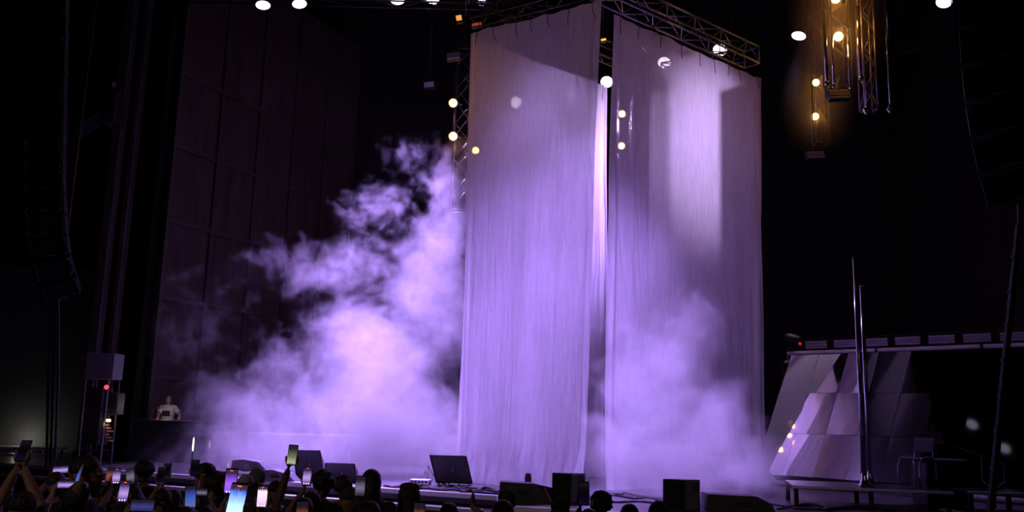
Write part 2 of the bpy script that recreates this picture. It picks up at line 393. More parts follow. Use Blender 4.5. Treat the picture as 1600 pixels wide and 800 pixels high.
smoke('stage_smoke', 'low smoke bank spilling over the deck at the foot of the drapes', (.3, 13.4, 1.0), (7.2, 18.8, 5.8), .05, [
    blob(1040, 720, 15.5, 2.2, 1.6, 1.3, 1.2),
    blob(1020, 620, 15.7, 1.3, 1.6, 1.0, 1.05),
    blob(1080, 530, 16.3, 1.3, 1.3, .9, .9),
    blob(1115, 475, 16.9, .9, .8, .7, .75),
    blob(1150, 745, 15.3, 1.9, .9, 1.5, 1.0),
    blob(965, 600, 17.6, .9, 2.2, .8, .7),
    blob(1120, 650, 15.9, .9, .9, .8, .66),
], 12.0, 2.6, cut=.36)
hm_ = bpy.data.materials.new('thin_haze'); t_, N_, L_n = nt(hm_); N_.remove(N_['Principled BSDF'])  # local haze balls, added to give the amber lamps a halo
pv = N_.new('ShaderNodeVolumeScatter'); pv.inputs['Anisotropy'].default_value = .1
tc_ = N_.new('ShaderNodeTexCoord'); gr_ = N_.new('ShaderNodeTexGradient'); gr_.gradient_type = 'SPHERICAL'; mp_ = N_.new('ShaderNodeMapping'); mp_.inputs['Location'].default_value = (-1, -1, -1); mp_.inputs['Scale'].default_value = (2, 2, 2)
L_n.new(tc_.outputs['Generated'], mp_.inputs[0]); L_n.new(mp_.outputs[0], gr_.inputs[0])
rm_ = N_.new('ShaderNodeMath'); rm_.operation = 'POWER'; rm_.inputs[1].default_value = 1.6; L_n.new(gr_.outputs['Fac'], rm_.inputs[0])
rk_ = N_.new('ShaderNodeMath'); rk_.operation = 'MULTIPLY'; rk_.inputs[1].default_value = .28; L_n.new(rm_.outputs[0], rk_.inputs[0]); L_n.new(rk_.outputs[0], pv.inputs['Density'])
L_n.new(pv.outputs[0], N_['Material Output'].inputs['Volume'])
for (c_, r_h, lab_) in ((P(1308, 40, 17.4), (1.1, 1.0, 1.9), 'thin haze ball added for the amber halo around the hanging truss column'),
                        (P(1277, 160, 23.0), (1.15, 1.1, 1.7), 'thin haze ball added for the amber halo around the dark lamp ladder')):
    tag(MB().ball((0, 0, 0), r_h, 16, 10).build('halo_haze', hm_, None, True, c_), lab_, 'haze', kind='stuff')
# ------------------------------------------------------------------ trusses
def box_truss(name, label, a, b, w, h, bays, mt=STEEL, group=None, r=.025, chains=(), top=18.15, cat='truss'):
    a, b = Vector(a), Vector(b); d = (b-a); ln = d.length; d.normalize(); s, t = basis(d)
    if abs(d.z) < .5: t = Vector((0, 0, 1)); s = d.cross(t).normalized()
    root = thing(name, label, cat, a, group=group)
    cs = [s*(i*w/2) + t*(j*h/2) for i, j in ((-1, -1), (1, -1), (1, 1), (-1, 1))]
    ch = MB().tube((0, 0, 0), d*ln, r, 8).mesh('chord', True)
    for c in cs: link('chord', ch, mt, root, c)
    cache = {}
    for k in range(bays):
        for q in range(4):
            c0, c1 = cs[q], cs[(q+1) % 4]
            if (k+q) % 2: c0, c1 = c1, c0
            key = (q, (k+q) % 2)
            if key not in cache: cache[key] = MB().tube(c0, c1+d*ln/bays, r*.55, 6).mesh('brace', True)
            link('brace', cache[key], mt, root, d*ln*k/bays)
    for q in range(4):
        for e in (0, 1): MB().tube(cs[q], cs[(q+1) % 4], r*.8, 6).build('end_bar', mt, root, True, d*ln*e)
    for u in chains:
        p = d*ln*u + Vector((0, 0, h/2)); MB().tube(p, Vector((p.x, p.y, top-a.z)), .012, 5).build('hoist_chain', DARKSTEEL, root)
    return root
nrm = lambda v: Vector((v.x, v.y, 0)).normalized()
def over(a, b, z, back, ext=.25):
    e = nrm(b-a); n = Vector((e.y, -e.x, 0)); p = Vector((a.x, a.y, z)) - n*back - e*ext; q = Vector((b.x, b.y, z)) - n*back + e*ext
    return p, q
tz = TOPZ+.62
p, q = over(PA, PC, tz, .32, .1); box_truss('drape_truss', 'dark box truss holding the smoke-side front drape', p, q, .42, .42, 7, DARKSTEEL, 'trusses over the drapes', chains=(.15, .85))
p, q = over(PD, PE, tz, .32, .1); box_truss('drape_truss', 'amber-lit box truss over the drape with the lilac spot', p, q, .42, .42, 11, STEEL, 'trusses over the drapes', chains=(.15, .85))
p, q = over(PA, PB, tz, -.42, -.6); box_truss('drape_truss', 'truss over the rear drape behind the smoke-side drape', p, q, .3, .42, 10, DARKSTEEL, 'trusses over the drapes', chains=(.3, .8))
p, q = over(PB, PE, tz, .3, -.7); box_truss('drape_truss', 'truss over the rear drape at the dark side', p, q, .3, .42, 5, DARKSTEEL, 'trusses over the drapes', chains=(.3, .8))

# ------------------------------------------------------------------ LED wash heads (each carries its own beam)
LEDM = emat('led_emitter', (.93, .86, 1.0), 3.6)
LENSM = emat('led_lens', (.50, .33, 1.0), .30)
RIMM = emat('lit_rim', (.85, .74, 1.0), 3.0)
def par_meshes():
    M = {}
    M['housing'] = MB().lathe([(.07, .30), (.12, .27), (.165, .10), (.18, .02), (.18, 0), (.165, 0), (.15, .03)], axis=(0, 0, 1), n=20).mesh('housing', True)
    M['rim'] = MB().lathe([(.146, .002), (.160, -.012), (.178, -.004), (.168, .008)], n=28).mesh('rim', True)
    M['lens'] = MB().lathe([(.15, .012), (.0, .012)], n=24).mesh('lens')
    M['led'] = MB().lathe([(.020, .012), (.020, -.004), (.012, -.010)], n=8).mesh('led')
    y = [(.20, 0, .12), (.215, 0, .2), (.20, 0, .40), (.06, 0, .46), (-.06, 0, .46), (-.20, 0, .40), (-.215, 0, .2), (-.20, 0, .12)]
    M['yoke'] = MB().path(y, .014, 6).mesh('yoke', True)
    return M
PM = par_meshes()
LEDP = [(0, 0)] + [(.052*math.cos(a*PI/3), .052*math.sin(a*PI/3)) for a in range(6)] + [(.108*math.cos(a*PI/5), .108*math.sin(a*PI/5)) for a in range(10)]
def par(p, aim, label, hang, sc=1.0):
    p = Vector(p); d = (Vector(aim)-p).normalized()
    M = Matrix.Translation(p) @ d.to_track_quat('-Z', 'Y').to_matrix().to_4x4() @ Matrix.Scale(sc, 4)
    o = thing_m('wash_light', label, 'stage light', M, 'purple wash lights on the trusses')
    link('housing', PM['housing'], BLACK, o); link('rim', PM['rim'], RIMM, o); link('lens', PM['lens'], LENSM, o); link('yoke', PM['yoke'], BLACK, o)
    for x, y in LEDP: link('led', PM['led'], LEDM, o, (x, y, 0))
    inv = M.inverted(); top = inv @ Vector((p.x, p.y, hang))
    MB().path([Vector((0, 0, .46)), Vector((0, 0, .52)), top], .016/sc, 6).build('clamp_bar', BLACK, o)
    return o
HANG = 12.95
for q in PARS:
    o = par(q['p'], q['aim'], q['label'], q.get('hang', HANG), q.get('sc', 1.05))
    d = (Vector(q['aim'])-q['p']).normalized()
    s_ = spot(q['p']+d*.06, q['aim'], q['c'], q['w'], q['deg'], q.get('blend', .6), q.get('rad', .13), name='beam')
# rig the heads hang from (above the picture, chained to the roof)
box_truss('lighting_truss', 'black truss carrying the purple wash lights over the smoke', (-9.5, 22.1, 13.15), (-.6, 22.1, 13.15), .4, .4, 14, DARKSTEEL, 'roof trusses', chains=(.1, .9))

# ------------------------------------------------------------------ amber lamps and their towers
BULB = emat('amber_bulb', (1.0, .60, .16), 26.0)
REFL = mat('lamp_reflector', (.8, .55, .2), .25, 1.0)
BM = {'can': MB().lathe([(.05, .22), (.10, .18), (.115, .02), (.115, 0), (.10, 0), (.085, .05)], n=16).mesh('can', True),
      'bulb': MB().ball((0, 0, .01), (.085, .085, .05), 14, 8).mesh('bulb', True),
      'bracket': MB().path([(.125, 0, .1), (.13, 0, .2), (.08, 0, .28), (-.08, 0, .28), (-.13, 0, .2), (-.125, 0, .1)], .01, 5).mesh('bracket', True)}
def blinder(p, label, w, toward=(0, 0, 2.0), hold=None):
    p = Vector(p); d = (Vector(toward)-p).normalized()
    M = Matrix.Translation(p) @ d.to_track_quat('-Z', 'Y').to_matrix().to_4x4()
    o = thing_m('blinder_lamp', label, 'stage light', M, 'amber blinder lamps')
    link('can', BM['can'], BLACK, o); link('bulb', BM['bulb'], BULB, o); link('bracket', BM['bracket'], BLACK, o)
    if hold is not None: MB().tube(Vector((0, 0, .28)), M.inverted() @ Vector(hold), .014, 6).build('arm', DARKSTEEL, o)
    point(p+d*.12, AMBER, w, .07, 'amber_glow')
    return o
def tower(x, ytop, ybot, Y, label, w=.34, bays=9, mt=DARKSTEEL, up=18.1):
    b = P(x, ybot, Y); t = Vector((b.x, b.y, P(x, ytop, Y).z))
    o = box_truss('light_tower', label, t, b, w, w, bays, mt, 'hanging lamp ladders', cat='lamp ladder')
    MB().tube((0, 0, 0), (0, 0, up-t.z), .014, 5).build('hoist_chain', DARKSTEEL, o)
    return b, t
TW = []
def tower_lamps(x, ytop, ybot, Y, label, lamps, w=.34, bays=9, mt=DARKSTEEL, pw=13):
    b, t = tower(x, ytop, ybot, Y, label, w, bays, mt)
    for (lx, ly, lab) in lamps:
        p = P(lx, ly, Y-.45); blinder(p, lab, pw, (p.x*.4, 0, 1.5), Vector((b.x, b.y-w/2, p.z+.05)))
tower_lamps(716, 80, 330, 20.4, 'lamp ladder half sunk in the smoke at the drape edge', [(708, 161, 'upper amber lamp beside the smoke plume'), (708, 213, 'lower amber lamp just above the smoke plume')])
tower_lamps(744, 120, 330, 22.0, 'lamp ladder showing faintly through the smoke-side drape', [(743, 235, 'amber lamp shining through the edge of the smoke-side drape')])
tower_lamps(976, 110, 300, 23.4, 'lamp ladder showing faintly through the drape with the lilac spot', [(972, 178, 'upper amber lamp shining through the drape by the slit'), (971, 228, 'lower amber lamp shining through the drape by the slit')], mt=STEEL)
tower_lamps(1284, 20, 225, 23.5, 'dark lamp ladder between the drapes and the bright truss column', [(1275, 129, 'upper amber lamp left of the hanging truss column'), (1274, 182, 'lowest amber lamp left of the hanging truss column')])
# the nearer hanging column with bright chords
b, t = tower(1358, -60, 172, 17.5, 'hanging truss column with bright lilac-lit chords', .26, 8, STEEL)
b2, t2 = tower(1312, -40, 150, 17.9, 'dark hanging lamp ladder with tubes beside the bright truss column', .42, 8, DARKSTEEL)
blinder(P(1310, 57, 17.3), 'brightest amber lamp, in front of the hanging truss column', 26, (1, 0, 2), Vector((b2.x, b2.y-.2, P(1310, 50, 17.5).z)))
blinder(P(1306, -2, 17.3), 'amber lamp cut by the top edge of the picture', 22, (1, 0, 2), Vector((b2.x, b2.y-.2, P(1306, -10, 17.5).z)))
def hang_tube(x0, y0, x1, y1, Y, r, label, end=False):
    a = P(x1, y1, Y); top = Vector((a.x, a.y, P(x0, y0, Y).z))
    o = thing('hanging_tube', label, 'tube', a, group='tubes hanging by the truss column')
    MB().tube((0, 0, 0), (0, 0, top.z-a.z), r, 10).build('tube', CHROME, o, True)
    MB().tube((0, 0, top.z-a.z), (0, 0, 18.1-a.z), .008, 5).build('hoist_chain', DARKSTEEL, o)
    MB().lathe([(r*1.3, .03), (r*1.6, -.02), (r*1.1, -.05)], n=10).build('end_cap', CHROME, o, True)
    if end: MB().ball((0, 0, -.06), (.07, .07, .10), 12, 8).build('bulb_end', CHROME, o, True)
hang_tube(1386, 8, 1391, 166, 17.0, .02, 'thin tube with a bulb end, hanging apart from the truss column', True)
hang_tube(1289, 36, 1292, 130, 17.0, .035, 'thick tube at the drape side of the hanging lamps')
hang_tube(1301, 60, 1303, 134, 17.1, .022, 'thin tube under the brightest amber lamp')
hang_tube(1341, 10, 1345, 122, 17.1, .04, 'thick tube touching the bright truss column')
hang_tube(1327, 70, 1328, 140, 17.2, .018, 'slim tube behind the hanging grey strobe panel')
hang_tube(1363, -30, 1354, 168, 17.1, .014, 'cable-thin tube ending under the bright truss column', True)

# ------------------------------------------------------------------ strobe panels
SFACE = mat('strobe_face', (.36, .34, .40), .35, var=.1, scale=9)
def strobe(p, label, wid=.55, hgt=.23, yaw=0, tilt=0, hang=None, stand=None, group='grey strobe panels', roll=0):
    M = Matrix.Translation(p) @ Matrix.Rotation(yaw, 4, 'Z') @ Matrix.Rotation(tilt, 4, 'X') @ Matrix.Rotation(roll, 4, 'Y')
    o = thing_m('strobe_panel', label, 'stage light', M, group)
    MB().box((0, .07, 0), (wid, .13, hgt), bev=.012).build('housing', BLACK, o)
    for k in range(3): MB().box((0, -.003, (k-1)*hgt*.315), (wid*.95, .02, hgt*.275), bev=.006).build('face_bar', SFACE, o)
    MB().path([(-wid/2-.02, .07, 0), (-wid/2-.02, .07, hgt*.75), (wid/2+.02, .07, hgt*.75), (wid/2+.02, .07, 0)], .01, 5).build('yoke', BLACK, o)
    if hang is not None: MB().tube((0, .07, hgt*.75), M.inverted() @ Vector(hang), .014, 5).build('clamp_bar', DARKSTEEL, o)
    if stand is not None: MB().box((0, .07, -hgt*.5-stand/2), (.1, .1, stand)).build('foot', BLACK, o)
    return o
def pz(x, y, Y, up): p = P(x, y, Y); return p, Vector((p.x, p.y+.07, up))
p, h = pz(1312, 147, 17.2, 7.0); strobe(p, 'grey strobe panel under the brightest amber lamp', .46, .22, R(8), R(-12), P(1312, 118, 17.5), roll=R(-7))
p, h = pz(1275, 242, 20.5, 8); strobe(p, 'grey strobe panel hanging alone under the lowest amber lamp', .44, .19, R(5), R(-10), Vector((P(1275,242,20.5).x, 20.57, 18.1)), roll=R(-5))
p, h = pz(708, 87, 20.0, 11); strobe(p, 'grey strobe panel at the top edge of the smoke-side drape', .32, .19, R(-8), R(-14), P(716, 60, 20.4), roll=R(-8))
p, h = pz(670, 132, 22.5, 11); strobe(p, 'small dim strobe panel above the smoke plume', .27, .16, R(-8), R(-10), Vector((P(670,132,22.5).x, 22.57, 18.1)), roll=R(-6))

for hx_, lab_ in ((-9.0, 'dim fill spot added behind the audience, over the raised phones'), (8.0, 'dim fill spot added behind the audience, facing the speaker boxes')):
    hl = thing('fill_spot', lab_, 'stage light', (hx_, -5.1, 8.0), group='added fill spots')  # unseen housings made for the two added fill spots
    MB().lathe([(.10, -.3), (.16, -.1), (.18, .12), (.17, .12), (.14, .05)], axis=(-hx_*.04, .85, -.43), n=16).build('housing', BLACK, hl, True)
    MB().path([(-.2, 0, 0), (-.22, 0, .25), (.22, 0, .25), (.2, 0, 0)], .015, 6).build('yoke', BLACK, hl)
    MB().tube((0, 0, .25), (0, 0, 10.1), .02, 6).build('drop_bar', BLACK, hl)
# small lit fixtures clipped to the drape trusses
def marker(p, label, col, st, w=.2, h=.12, hang=None):
    o = thing('truss_fixture', label, 'stage light', p, group='small fixtures on the drape trusses')
    MB().box((0, .06, 0), (w, .12, h), Matrix.Rotation(R(-12), 3, 'Y'), .015).build('housing', BLACK, o)
    MB().box((0, -.004, 0), (w*.8, .014, h*.6), Matrix.Rotation(R(-12), 3, 'Y'), .004).build('lens', emat('fixture_glow_'+label.split()[0], col, st), o)
    MB().tube((0, .06, h*.4), Vector(hang)-Vector(p), .012, 5).build('clamp_bar', DARKSTEEL, o)
p = P(745, 38, 18.0); marker(p, 'reddish glowing fixture on the truss of the smoke-side drape', (.8, .10, .08), .35, .26, .10, Vector((PA.x+.35, PA.y-.1, TOPZ+.5)))
p = P(717, 28, 18.3); marker(p, 'amber glowing fixture at the truss corner by the smoke', (1, .42, .08), .9, .15, .2, Vector((PA.x, PA.y+.1, TOPZ+.5)))
p = P(943, 62, 18.6); marker(p, 'orange fixture high in the slit between the drapes', (1, .45, .06), 1.6, .14, .07, Vector((p.x, p.y+.06, 18.1)))
# ------------------------------------------------------------------ mirrored wall, its rail and strobe row
MIRROR = mat('mirror_tile', (.74, .72, .76), .035, 1.0, var=.05, scale=3)
TH, TILT = R(46), R(26)
hv = Vector((math.cos(TH), -math.sin(TH), 0)); back = Vector((math.sin(TH), math.cos(TH), 0))
uv = back*math.sin(TILT) + Vector((0, 0, math.cos(TILT)))
nv_ = hv.cross(uv).normalized()
WZ = 1.22
WO = P(1178, 742, 20.4); WO.z = WZ
rows, cw, rh, cols = 3, .70, 1.0, 9
wall = thing_m('mirror_wall', 'sloping wall of mirror tiles reflecting the drapes and lamps', 'mirror wall', Matrix.Translation(WO))
MT = Matrix((hv, -nv_, uv)).transposed()       # local x along the wall, y into it, z up the slope
rs_ = random.Random(11); SHR = .09
DARKREFL = mat('dark_reflection', (.036, .034, .040), .04, 1.0, var=.05, scale=3)  # mirror whose dark reflection is put into the tile colour
def on_wall(x, y):                              # wall coordinates (along, up) of a sight line
    r = ray(x, y); t_ = (WO-CP).dot(nv_)/r.dot(nv_); q = CP+r*t_-WO; return q.dot(hv), q.dot(uv)
cutA, cutB = on_wall(1343, 560), on_wall(1345, 742)      # edge where the drape's reflection gives way to the dark-coloured tiles
def side(p): return (cutB[0]-cutA[0])*(p[1]-cutA[1]) - (cutB[1]-cutA[1])*(p[0]-cutA[0])
sgn = 1 if side((0, 1.5)) > 0 else -1
def clip(poly, sg):
    out = []
    for k in range(len(poly)):
        a, b = poly[k], poly[(k+1) % len(poly)]; da, db = side(a)*sg, side(b)*sg
        if da >= 0: out.append(a)
        if da*db < 0: u = da/(da-db); out.append((a[0]+(b[0]-a[0])*u, a[1]+(b[1]-a[1])*u))
    return out
for c in range(cols):
    for r_ in range(rows):
        g = .003; base = [(x_+SHR*y_, y_) for x_, y_ in ((cw*c+g, rh*r_+g), (cw*(c+1)-g, rh*r_+g), (cw*(c+1)-g, rh*(r_+1)-g), (cw*c+g, rh*(r_+1)-g))]
        tx, tzr = rs_.uniform(-1, 1)*R(1.1), rs_.uniform(-1, 1)*R(1.5)
        for sg, mm, nm in ((sgn, MIRROR, 'mirror_tile'), (-sgn, DARKREFL, 'dark_reflection_tile')):
            pl = clip(base, sg)
            if len(pl) < 3: continue
            ca, cb = sum(p[0] for p in pl)/len(pl), sum(p[1] for p in pl)/len(pl)
            o = MB().prism([(p[0]-ca, p[1]-cb) for p in pl], .02, Matrix.Identity(4)).build(nm, mm, wall, False, hv*ca+uv*cb)
            o.rotation_mode = 'QUATERNION'
            o.rotation_quaternion = (MT @ (Matrix.Rotation(tx, 3, 'X') @ Matrix.Rotation(tzr, 3, 'Z'))).to_quaternion()
L_ = cols*cw; Hs = rows*rh
MB().prism([(0, 0), (L_, 0), (L_+SHR*Hs, Hs), (SHR*Hs, Hs)], .08, Matrix.Translation(-nv_*.07) @ MT.to_4x4()).build('backing', BLACK, wall)
for k in range(5):
    a = hv*(L_*k/4) + uv*Hs*.96 - nv_*.12; f = Vector((a.x, a.y, 0)) + back*.5
    MB().tube(a, Vector((f.x, f.y, DECK-WZ)), .03, 6).build('prop', DARKSTEEL, wall)
# rail
rail = thing('light_rail', 'pale metal rail along the top of the mirror wall', 'rail', WO + uv*(Hs+.06) + hv*SHR*Hs)
for k in range(3):
    s0 = -.12 + k*(L_+.2)/3; s1 = s0 + (L_+.2)/3 - .05
    MB().box(hv*(s0+s1)/2, (s1-s0, .07, .075), MT, .01).build('rail_length', TRIMWHITE, rail)
MB().tube(-hv*.1+Vector((0, 0, -.03)), -hv*.1+Vector((0, 0, -.2)), .02, 6).build('rail_clamp', STEEL, rail)
MB().box(-hv*.13+Vector((0, 0, -.2)), (.12, .06, .07), MT, .01).build('rail_clamp', STEEL, rail)
ords = ['first', 'second', 'third', 'fourth', 'fifth', 'sixth', 'seventh', 'eighth']
for k in range(8):
    p = WO + uv*(Hs+.06) + hv*(.86+k*.70) + Vector((0, 0, .18)) + back*.05
    strobe(p, f'{ords[k]} grey strobe panel from the drape end of the mirror-wall rail', .56, .19, -TH, 0, None, .06, 'strobe panels along the mirror-wall rail')
tl_ = thing('moving_head', 'dark moving head with a red standby light at the drape end of the mirror wall', 'stage light', WO + uv*(Hs+.05) + hv*.28 + back*.1)
MB().box((0, 0, .1), (.3, .26, .1), bev=.02).build('base', BLACK, tl_)
MB().path([(-.15, 0, .15), (-.17, 0, .34), (-.15, 0, .38)], .03, 6).build('yoke', BLACK, tl_)
MB().path([(.15, 0, .15), (.17, 0, .34), (.15, 0, .38)], .03, 6).build('yoke', BLACK, tl_)
MB().lathe([(.08, -.2), (.12, -.1), (.13, .12), (.11, .2), (.10, .2), (.02, .19)], (0, 0, .33), (-.8, .5, .25), 16).build('lamp_head', BLACK, tl_, True)
MB().ball(P(1250, 537, 20.9)-Vector(tl_.location), .035, 8, 6).build('standby_light', emat('standby_red', (1, .03, .05), .6), tl_)

# riser under the mirror wall, front platforms on legs
RISER = mat('riser_top', (.16, .15, .18), .25, var=.2, scale=3)
rz = thing('riser', 'long low riser with a pale edge under the mirror wall', 'riser', WO - Vector((0, 0, WZ-DECK)))
MB().box(hv*(L_/2) + back*.5 - back*.35 + Vector((0, 0, .05)), (L_+.1, 1.5, .10), Matrix((hv, back, Vector((0, 0, 1)))).transposed(), .01).build('platform', RISER, rz)
MB().box(hv*(L_/2) - back*.62 + Vector((0, 0, .085)), (L_+.1, .04, .07), Matrix((hv, back, Vector((0, 0, 1)))).transposed(), .01).build('edge_trim', TRIMWHITE, rz)
MB().box(hv*(L_/2) + back*.14 + Vector((0, 0, .145)), (L_, .3, .07), Matrix((hv, back, Vector((0, 0, 1)))).transposed()).build('sill', BLACK, rz)
GLOSS = mat('glossy_platform', (.035, .03, .045), .14, var=.2, scale=3)
def leg_platform(name, label, p0, w, dp, z, yaw):
    o = thing(name, label, 'platform', (p0.x, p0.y, DECK), (0, 0, yaw), 'low glossy platforms at the dark side')
    h = z-DECK
    MB().box((w/2, dp/2, h-.03), (w, dp, .05), bev=.012).build('top', GLOSS, o)
    MB().box((w/2, -.012, h-.028), (w, .03, .04), bev=.006).build('edge_trim', TRIMWHITE, o)
    lg = MB().box((0, 0, (h-.05)/2), (.07, .07, h-.05), bev=.006).mesh('leg')
    for x in (.06, w*.5, w-.06):
        for y in (.06, dp-.06): link('leg', lg, BLACK, o, (x, y, 0))
    return o
PZ = 1.36
pf = P(1238, 760, 14.5); leg_platform('stage_platform', 'low glossy platform on black legs under the two chrome poles', pf, 2.35, 1.5, PZ, R(-12))
pg = P(1512, 767, 14.4); leg_platform('stage_platform', 'low glossy platform behind the slanting black mast', pg, 1.9, .8, PZ, R(-4))
# two chrome poles
def pole(x, y, ytop, Y, label):
    b = P(x, y, Y); b.z = PZ
    h = P(x-14, ytop, Y).z - PZ
    o = thing('chrome_pole', label, 'pole', b, group='chrome poles on the platform')
    MB().lathe([(.11, 0), (.11, .012), (.075, .03), (.06, .09), (.045, .16), (.038, .2)], n=18).build('base', CHROME, o, True)
    MB().tube((0, 0, .18), (0, 0, h), .036, 14).build('shaft', CHROME, o, True)
    MB().lathe([(.036, 0), (.04, .01), (.04, .035), (.01, .045)], (0, 0, h), n=12).build('cap', DARKSTEEL, o, True)
pole(1350, 757, 405, 14.75, 'taller chrome pole standing on the glossy platform')
pole(1359, 748, 450, 15.35, 'shorter chrome pole standing just behind the taller one')

# odds and ends on the dark side
cs = thing('flight_case', 'black flight case behind the glossy platforms', 'case', Vector((P(1448, 768, 15.3).x, 15.3, DECK)))
MB().box((.36, .3, .36), (.70, .6, .70), bev=.02).build('body', CABINET, cs)
MB().box((.36, .3, .74), (.72, .62, .05), bev=.01).build('lid', BLACK, cs)
for x in (.0, .72): MB().box((x, .3, .38), (.02, .62, .03)).build('edge_rail', DARKSTEEL, cs)
for x in (.08, .64): MB().box((x, .3, .005), (.1, .5, .03)).build('skid', BLACK, cs)
cc = G(1436, 764, DECK); cc = Vector((cc.x, 15.1, PZ)); cc = Vector((P(1432, 740, 15.2).x, 15.2, PZ))
ch = thing('tube_chair', 'chair with bent grey tube frame beside the flight case', 'chair', cc, (0, 0, R(30)))
for s in (-1, 1):
    MB().path([(-.2, .2*s, 0), (-.2, .2*s, .30), (-.14, .2*s, .44), (0, .2*s, .47), (.2, .2*s, .45)], .014, 8).build('side_frame', STEEL, ch, True)
    MB().path([(.2, .2*s, .45), (.24, .2*s, .2), (.26, .2*s, 0)], .014, 8).build('leg', STEEL, ch, True)
MB().box((.02, 0, .44), (.40, .38, .035), bev=.012).build('seat', BLACK, ch)
MB().box((.24, 0, .66), (.03, .38, .24), Matrix.Rotation(R(10), 3, 'Y'), .01).build('backrest', BLACK, ch)
for s in (-1, 1): MB().tube((.2, .17*s, .45), (.25, .17*s, .72), .012, 6).build('back_post', STEEL, ch)
ms = thing('music_stand', 'black music stand with a bright top edge above the flight case', 'stand', Vector((P(1476, 760, 16.15).x, 16.15, DECK)))
MB().tube((0, 0, .02), (-.12, 0, 1.0), .014, 8).build('mast', BLACK, ms)
for a in range(3): MB().tube((0, 0, .16), (.3*math.cos(a*2.1), .3*math.sin(a*2.1), .01), .011, 6).build('leg', BLACK, ms)
MB().box((-.13, 0, 1.02), (.34, .05, .025), bev=.004).build('tray_edge', STEEL, ms)
MB().box((-.13, .05, 1.12), (.34, .015, .2), Matrix.Rotation(R(-30), 3, 'X'), .004).build('desk', BLACK, ms)
def mic_stand(p, yaw, label, h=.95, boom=.55, ang=25):
    o = thing('mic_stand', label, 'stand', p, (0, 0, yaw), 'microphone stands')
    for a in range(3): MB().tube((0, 0, .13), (.28*math.cos(a*2.1), .28*math.sin(a*2.1), .012), .009, 6).build('leg', DARKSTEEL, o)
    MB().tube((0, 0, .1), (0, 0, h), .012, 8).build('mast', CHROME, o)
    b = Vector((boom*math.cos(R(ang)), 0, boom*math.sin(R(ang)))); c = Vector((0, 0, h))
    MB().tube(c-b*.3, c+b, .009, 6).build('boom', CHROME, o)
    MB().lathe([(.012, 0), (.014, .1), (.024, .12), (.026, .15), (.014, .175)], c+b, b, 10).build('microphone', DARKSTEEL, o, True)
    MB().ball(c, .022, 8, 6).build('clutch', BLACK, o)
    return o
mic_stand(Vector((P(1532, 740, 14.9).x, 14.85, PZ)), R(150), 'microphone stand between the music stand and the slanting mast', .52, .42, 20)
mic_stand(Vector((P(1566, 740, 14.9).x, 14.85, PZ)), R(-25), 'microphone stand behind the slanting mast', .40, .5, -35)
# slanting mast at the dark side
a0, a1 = P(1547, 806, 13.2), P(1592, 350, 13.2); a0 = a0 + (a0-a1).normalized()*.9
mo = thing('slanting_mast', 'black mast slanting up past the mirror wall', 'mast', Vector((a0.x, a0.y, a0.z)))
MB().tube((0, 0, 0), a1-a0, .06, 8, .045).build('shaft', BLACK, mo)
for k in range(8):
    q = (a1-a0)*(.2+k*.1); MB().lathe([(.072, -.02), (.072, .02)], q, a1-a0, 8).build('collar', DARKSTEEL, mo)
MB().tube((a1-a0), (a1-a0)+Vector((.4, 0, 14.0-a1.z)), .02, 5).build('guy_rope', RUBBER, mo)
# wires hung across the roof at the dark side
for k, (xa, ya, xb, yb, Yk, lab) in enumerate(((1415, 68, 1490, 52, 19.0, 'upper thin cross bar by the black speaker column'), (1412, 82, 1490, 66, 19.0, 'lower thin cross bar by the black speaker column'))):
    A_, B_ = P(xa, ya, Yk), P(xb, yb, Yk); o = thing('cross_bar', lab, 'bar', A_, group='thin roof cross bars')
    MB().tube((0, 0, 0), B_-A_, .018, 6).build('bar', STEEL, o)
    for q in (A_, B_): MB().tube(q-A_, Vector((q.x-A_.x, q.y-A_.y, 18.1-A_.z)), .006, 5).build('drop_wire', DARKSTEEL, o)

# ------------------------------------------------------------------ line arrays
def line_array(label, pts, wid, dep, yaw, flip=1):
    top = pts[0]; o = thing('line_array', label, 'speaker column', top, group='hanging speaker columns')
    MB().box((0, 0, .12), (wid*.9, dep*.8, .12), Matrix.Rotation(yaw, 3, 'Z'), .01).build('fly_frame', DARKSTEEL, o)
    for s in (-1, 1): MB().tube(Matrix.Rotation(yaw, 3, 'Z') @ Vector((s*wid*.35, 0, .15)), (s*wid*.35, 0, 18.1-top.z), .01, 5).build('hoist_chain', DARKSTEEL, o)
    for k in range(len(pts)-1):
        a, b = pts[k]-top, pts[k+1]-top; d = (b-a); h = d.length
        Mz = Matrix.Rotation(yaw, 3, 'Z'); yax = Mz @ Vector((0, 1, 0)); z = -d.normalized(); x = yax.cross(z).normalized(); y = z.cross(x)
        M = Matrix((x, y, z)).transposed(); M4 = Matrix.Translation((a+b)/2) @ M.to_4x4()
        w, t = wid/2, h/2-.012
        c = MB().prism([(-w, -t*.9), (w, -t*.9), (w, t*.9), (-w, t*.9)], dep, M4).build('cabinet', CABINET, o)
        MB().box(M4 @ Vector((0, -dep/2-.012, 0)), (wid*.66, .022, h*.74), M, .006).build('grille', GRILLE, c)
        for s in (-1, 1):
            MB().box(M4 @ Vector((s*wid*.42, -dep/2-.014, 0)), (wid*.10, .03, h*.9), M, .006).build('rigging_plate', DARKSTEEL, c)
            for e in (-1, 1): MB().ball(M4 @ Vector((s*wid*.42, -dep/2-.034, e*h*.36)), .014, 6, 5).build('pin', STEEL, c)
        MB().box(M4 @ Vector((0, -dep/2-.02, -h*.42)), (wid*.30, .02, .022), M, .004).build('badge_bar', STEEL, c)
    return o
YA = 15.0
ap = [(76, -60), (76, -14), (75, 32), (74, 76), (73, 119), (72, 160), (71, 200), (70, 238), (70, 273), (71, 305), (72, 337), (74, 369), (79, 401), (87, 432), (98, 461)]
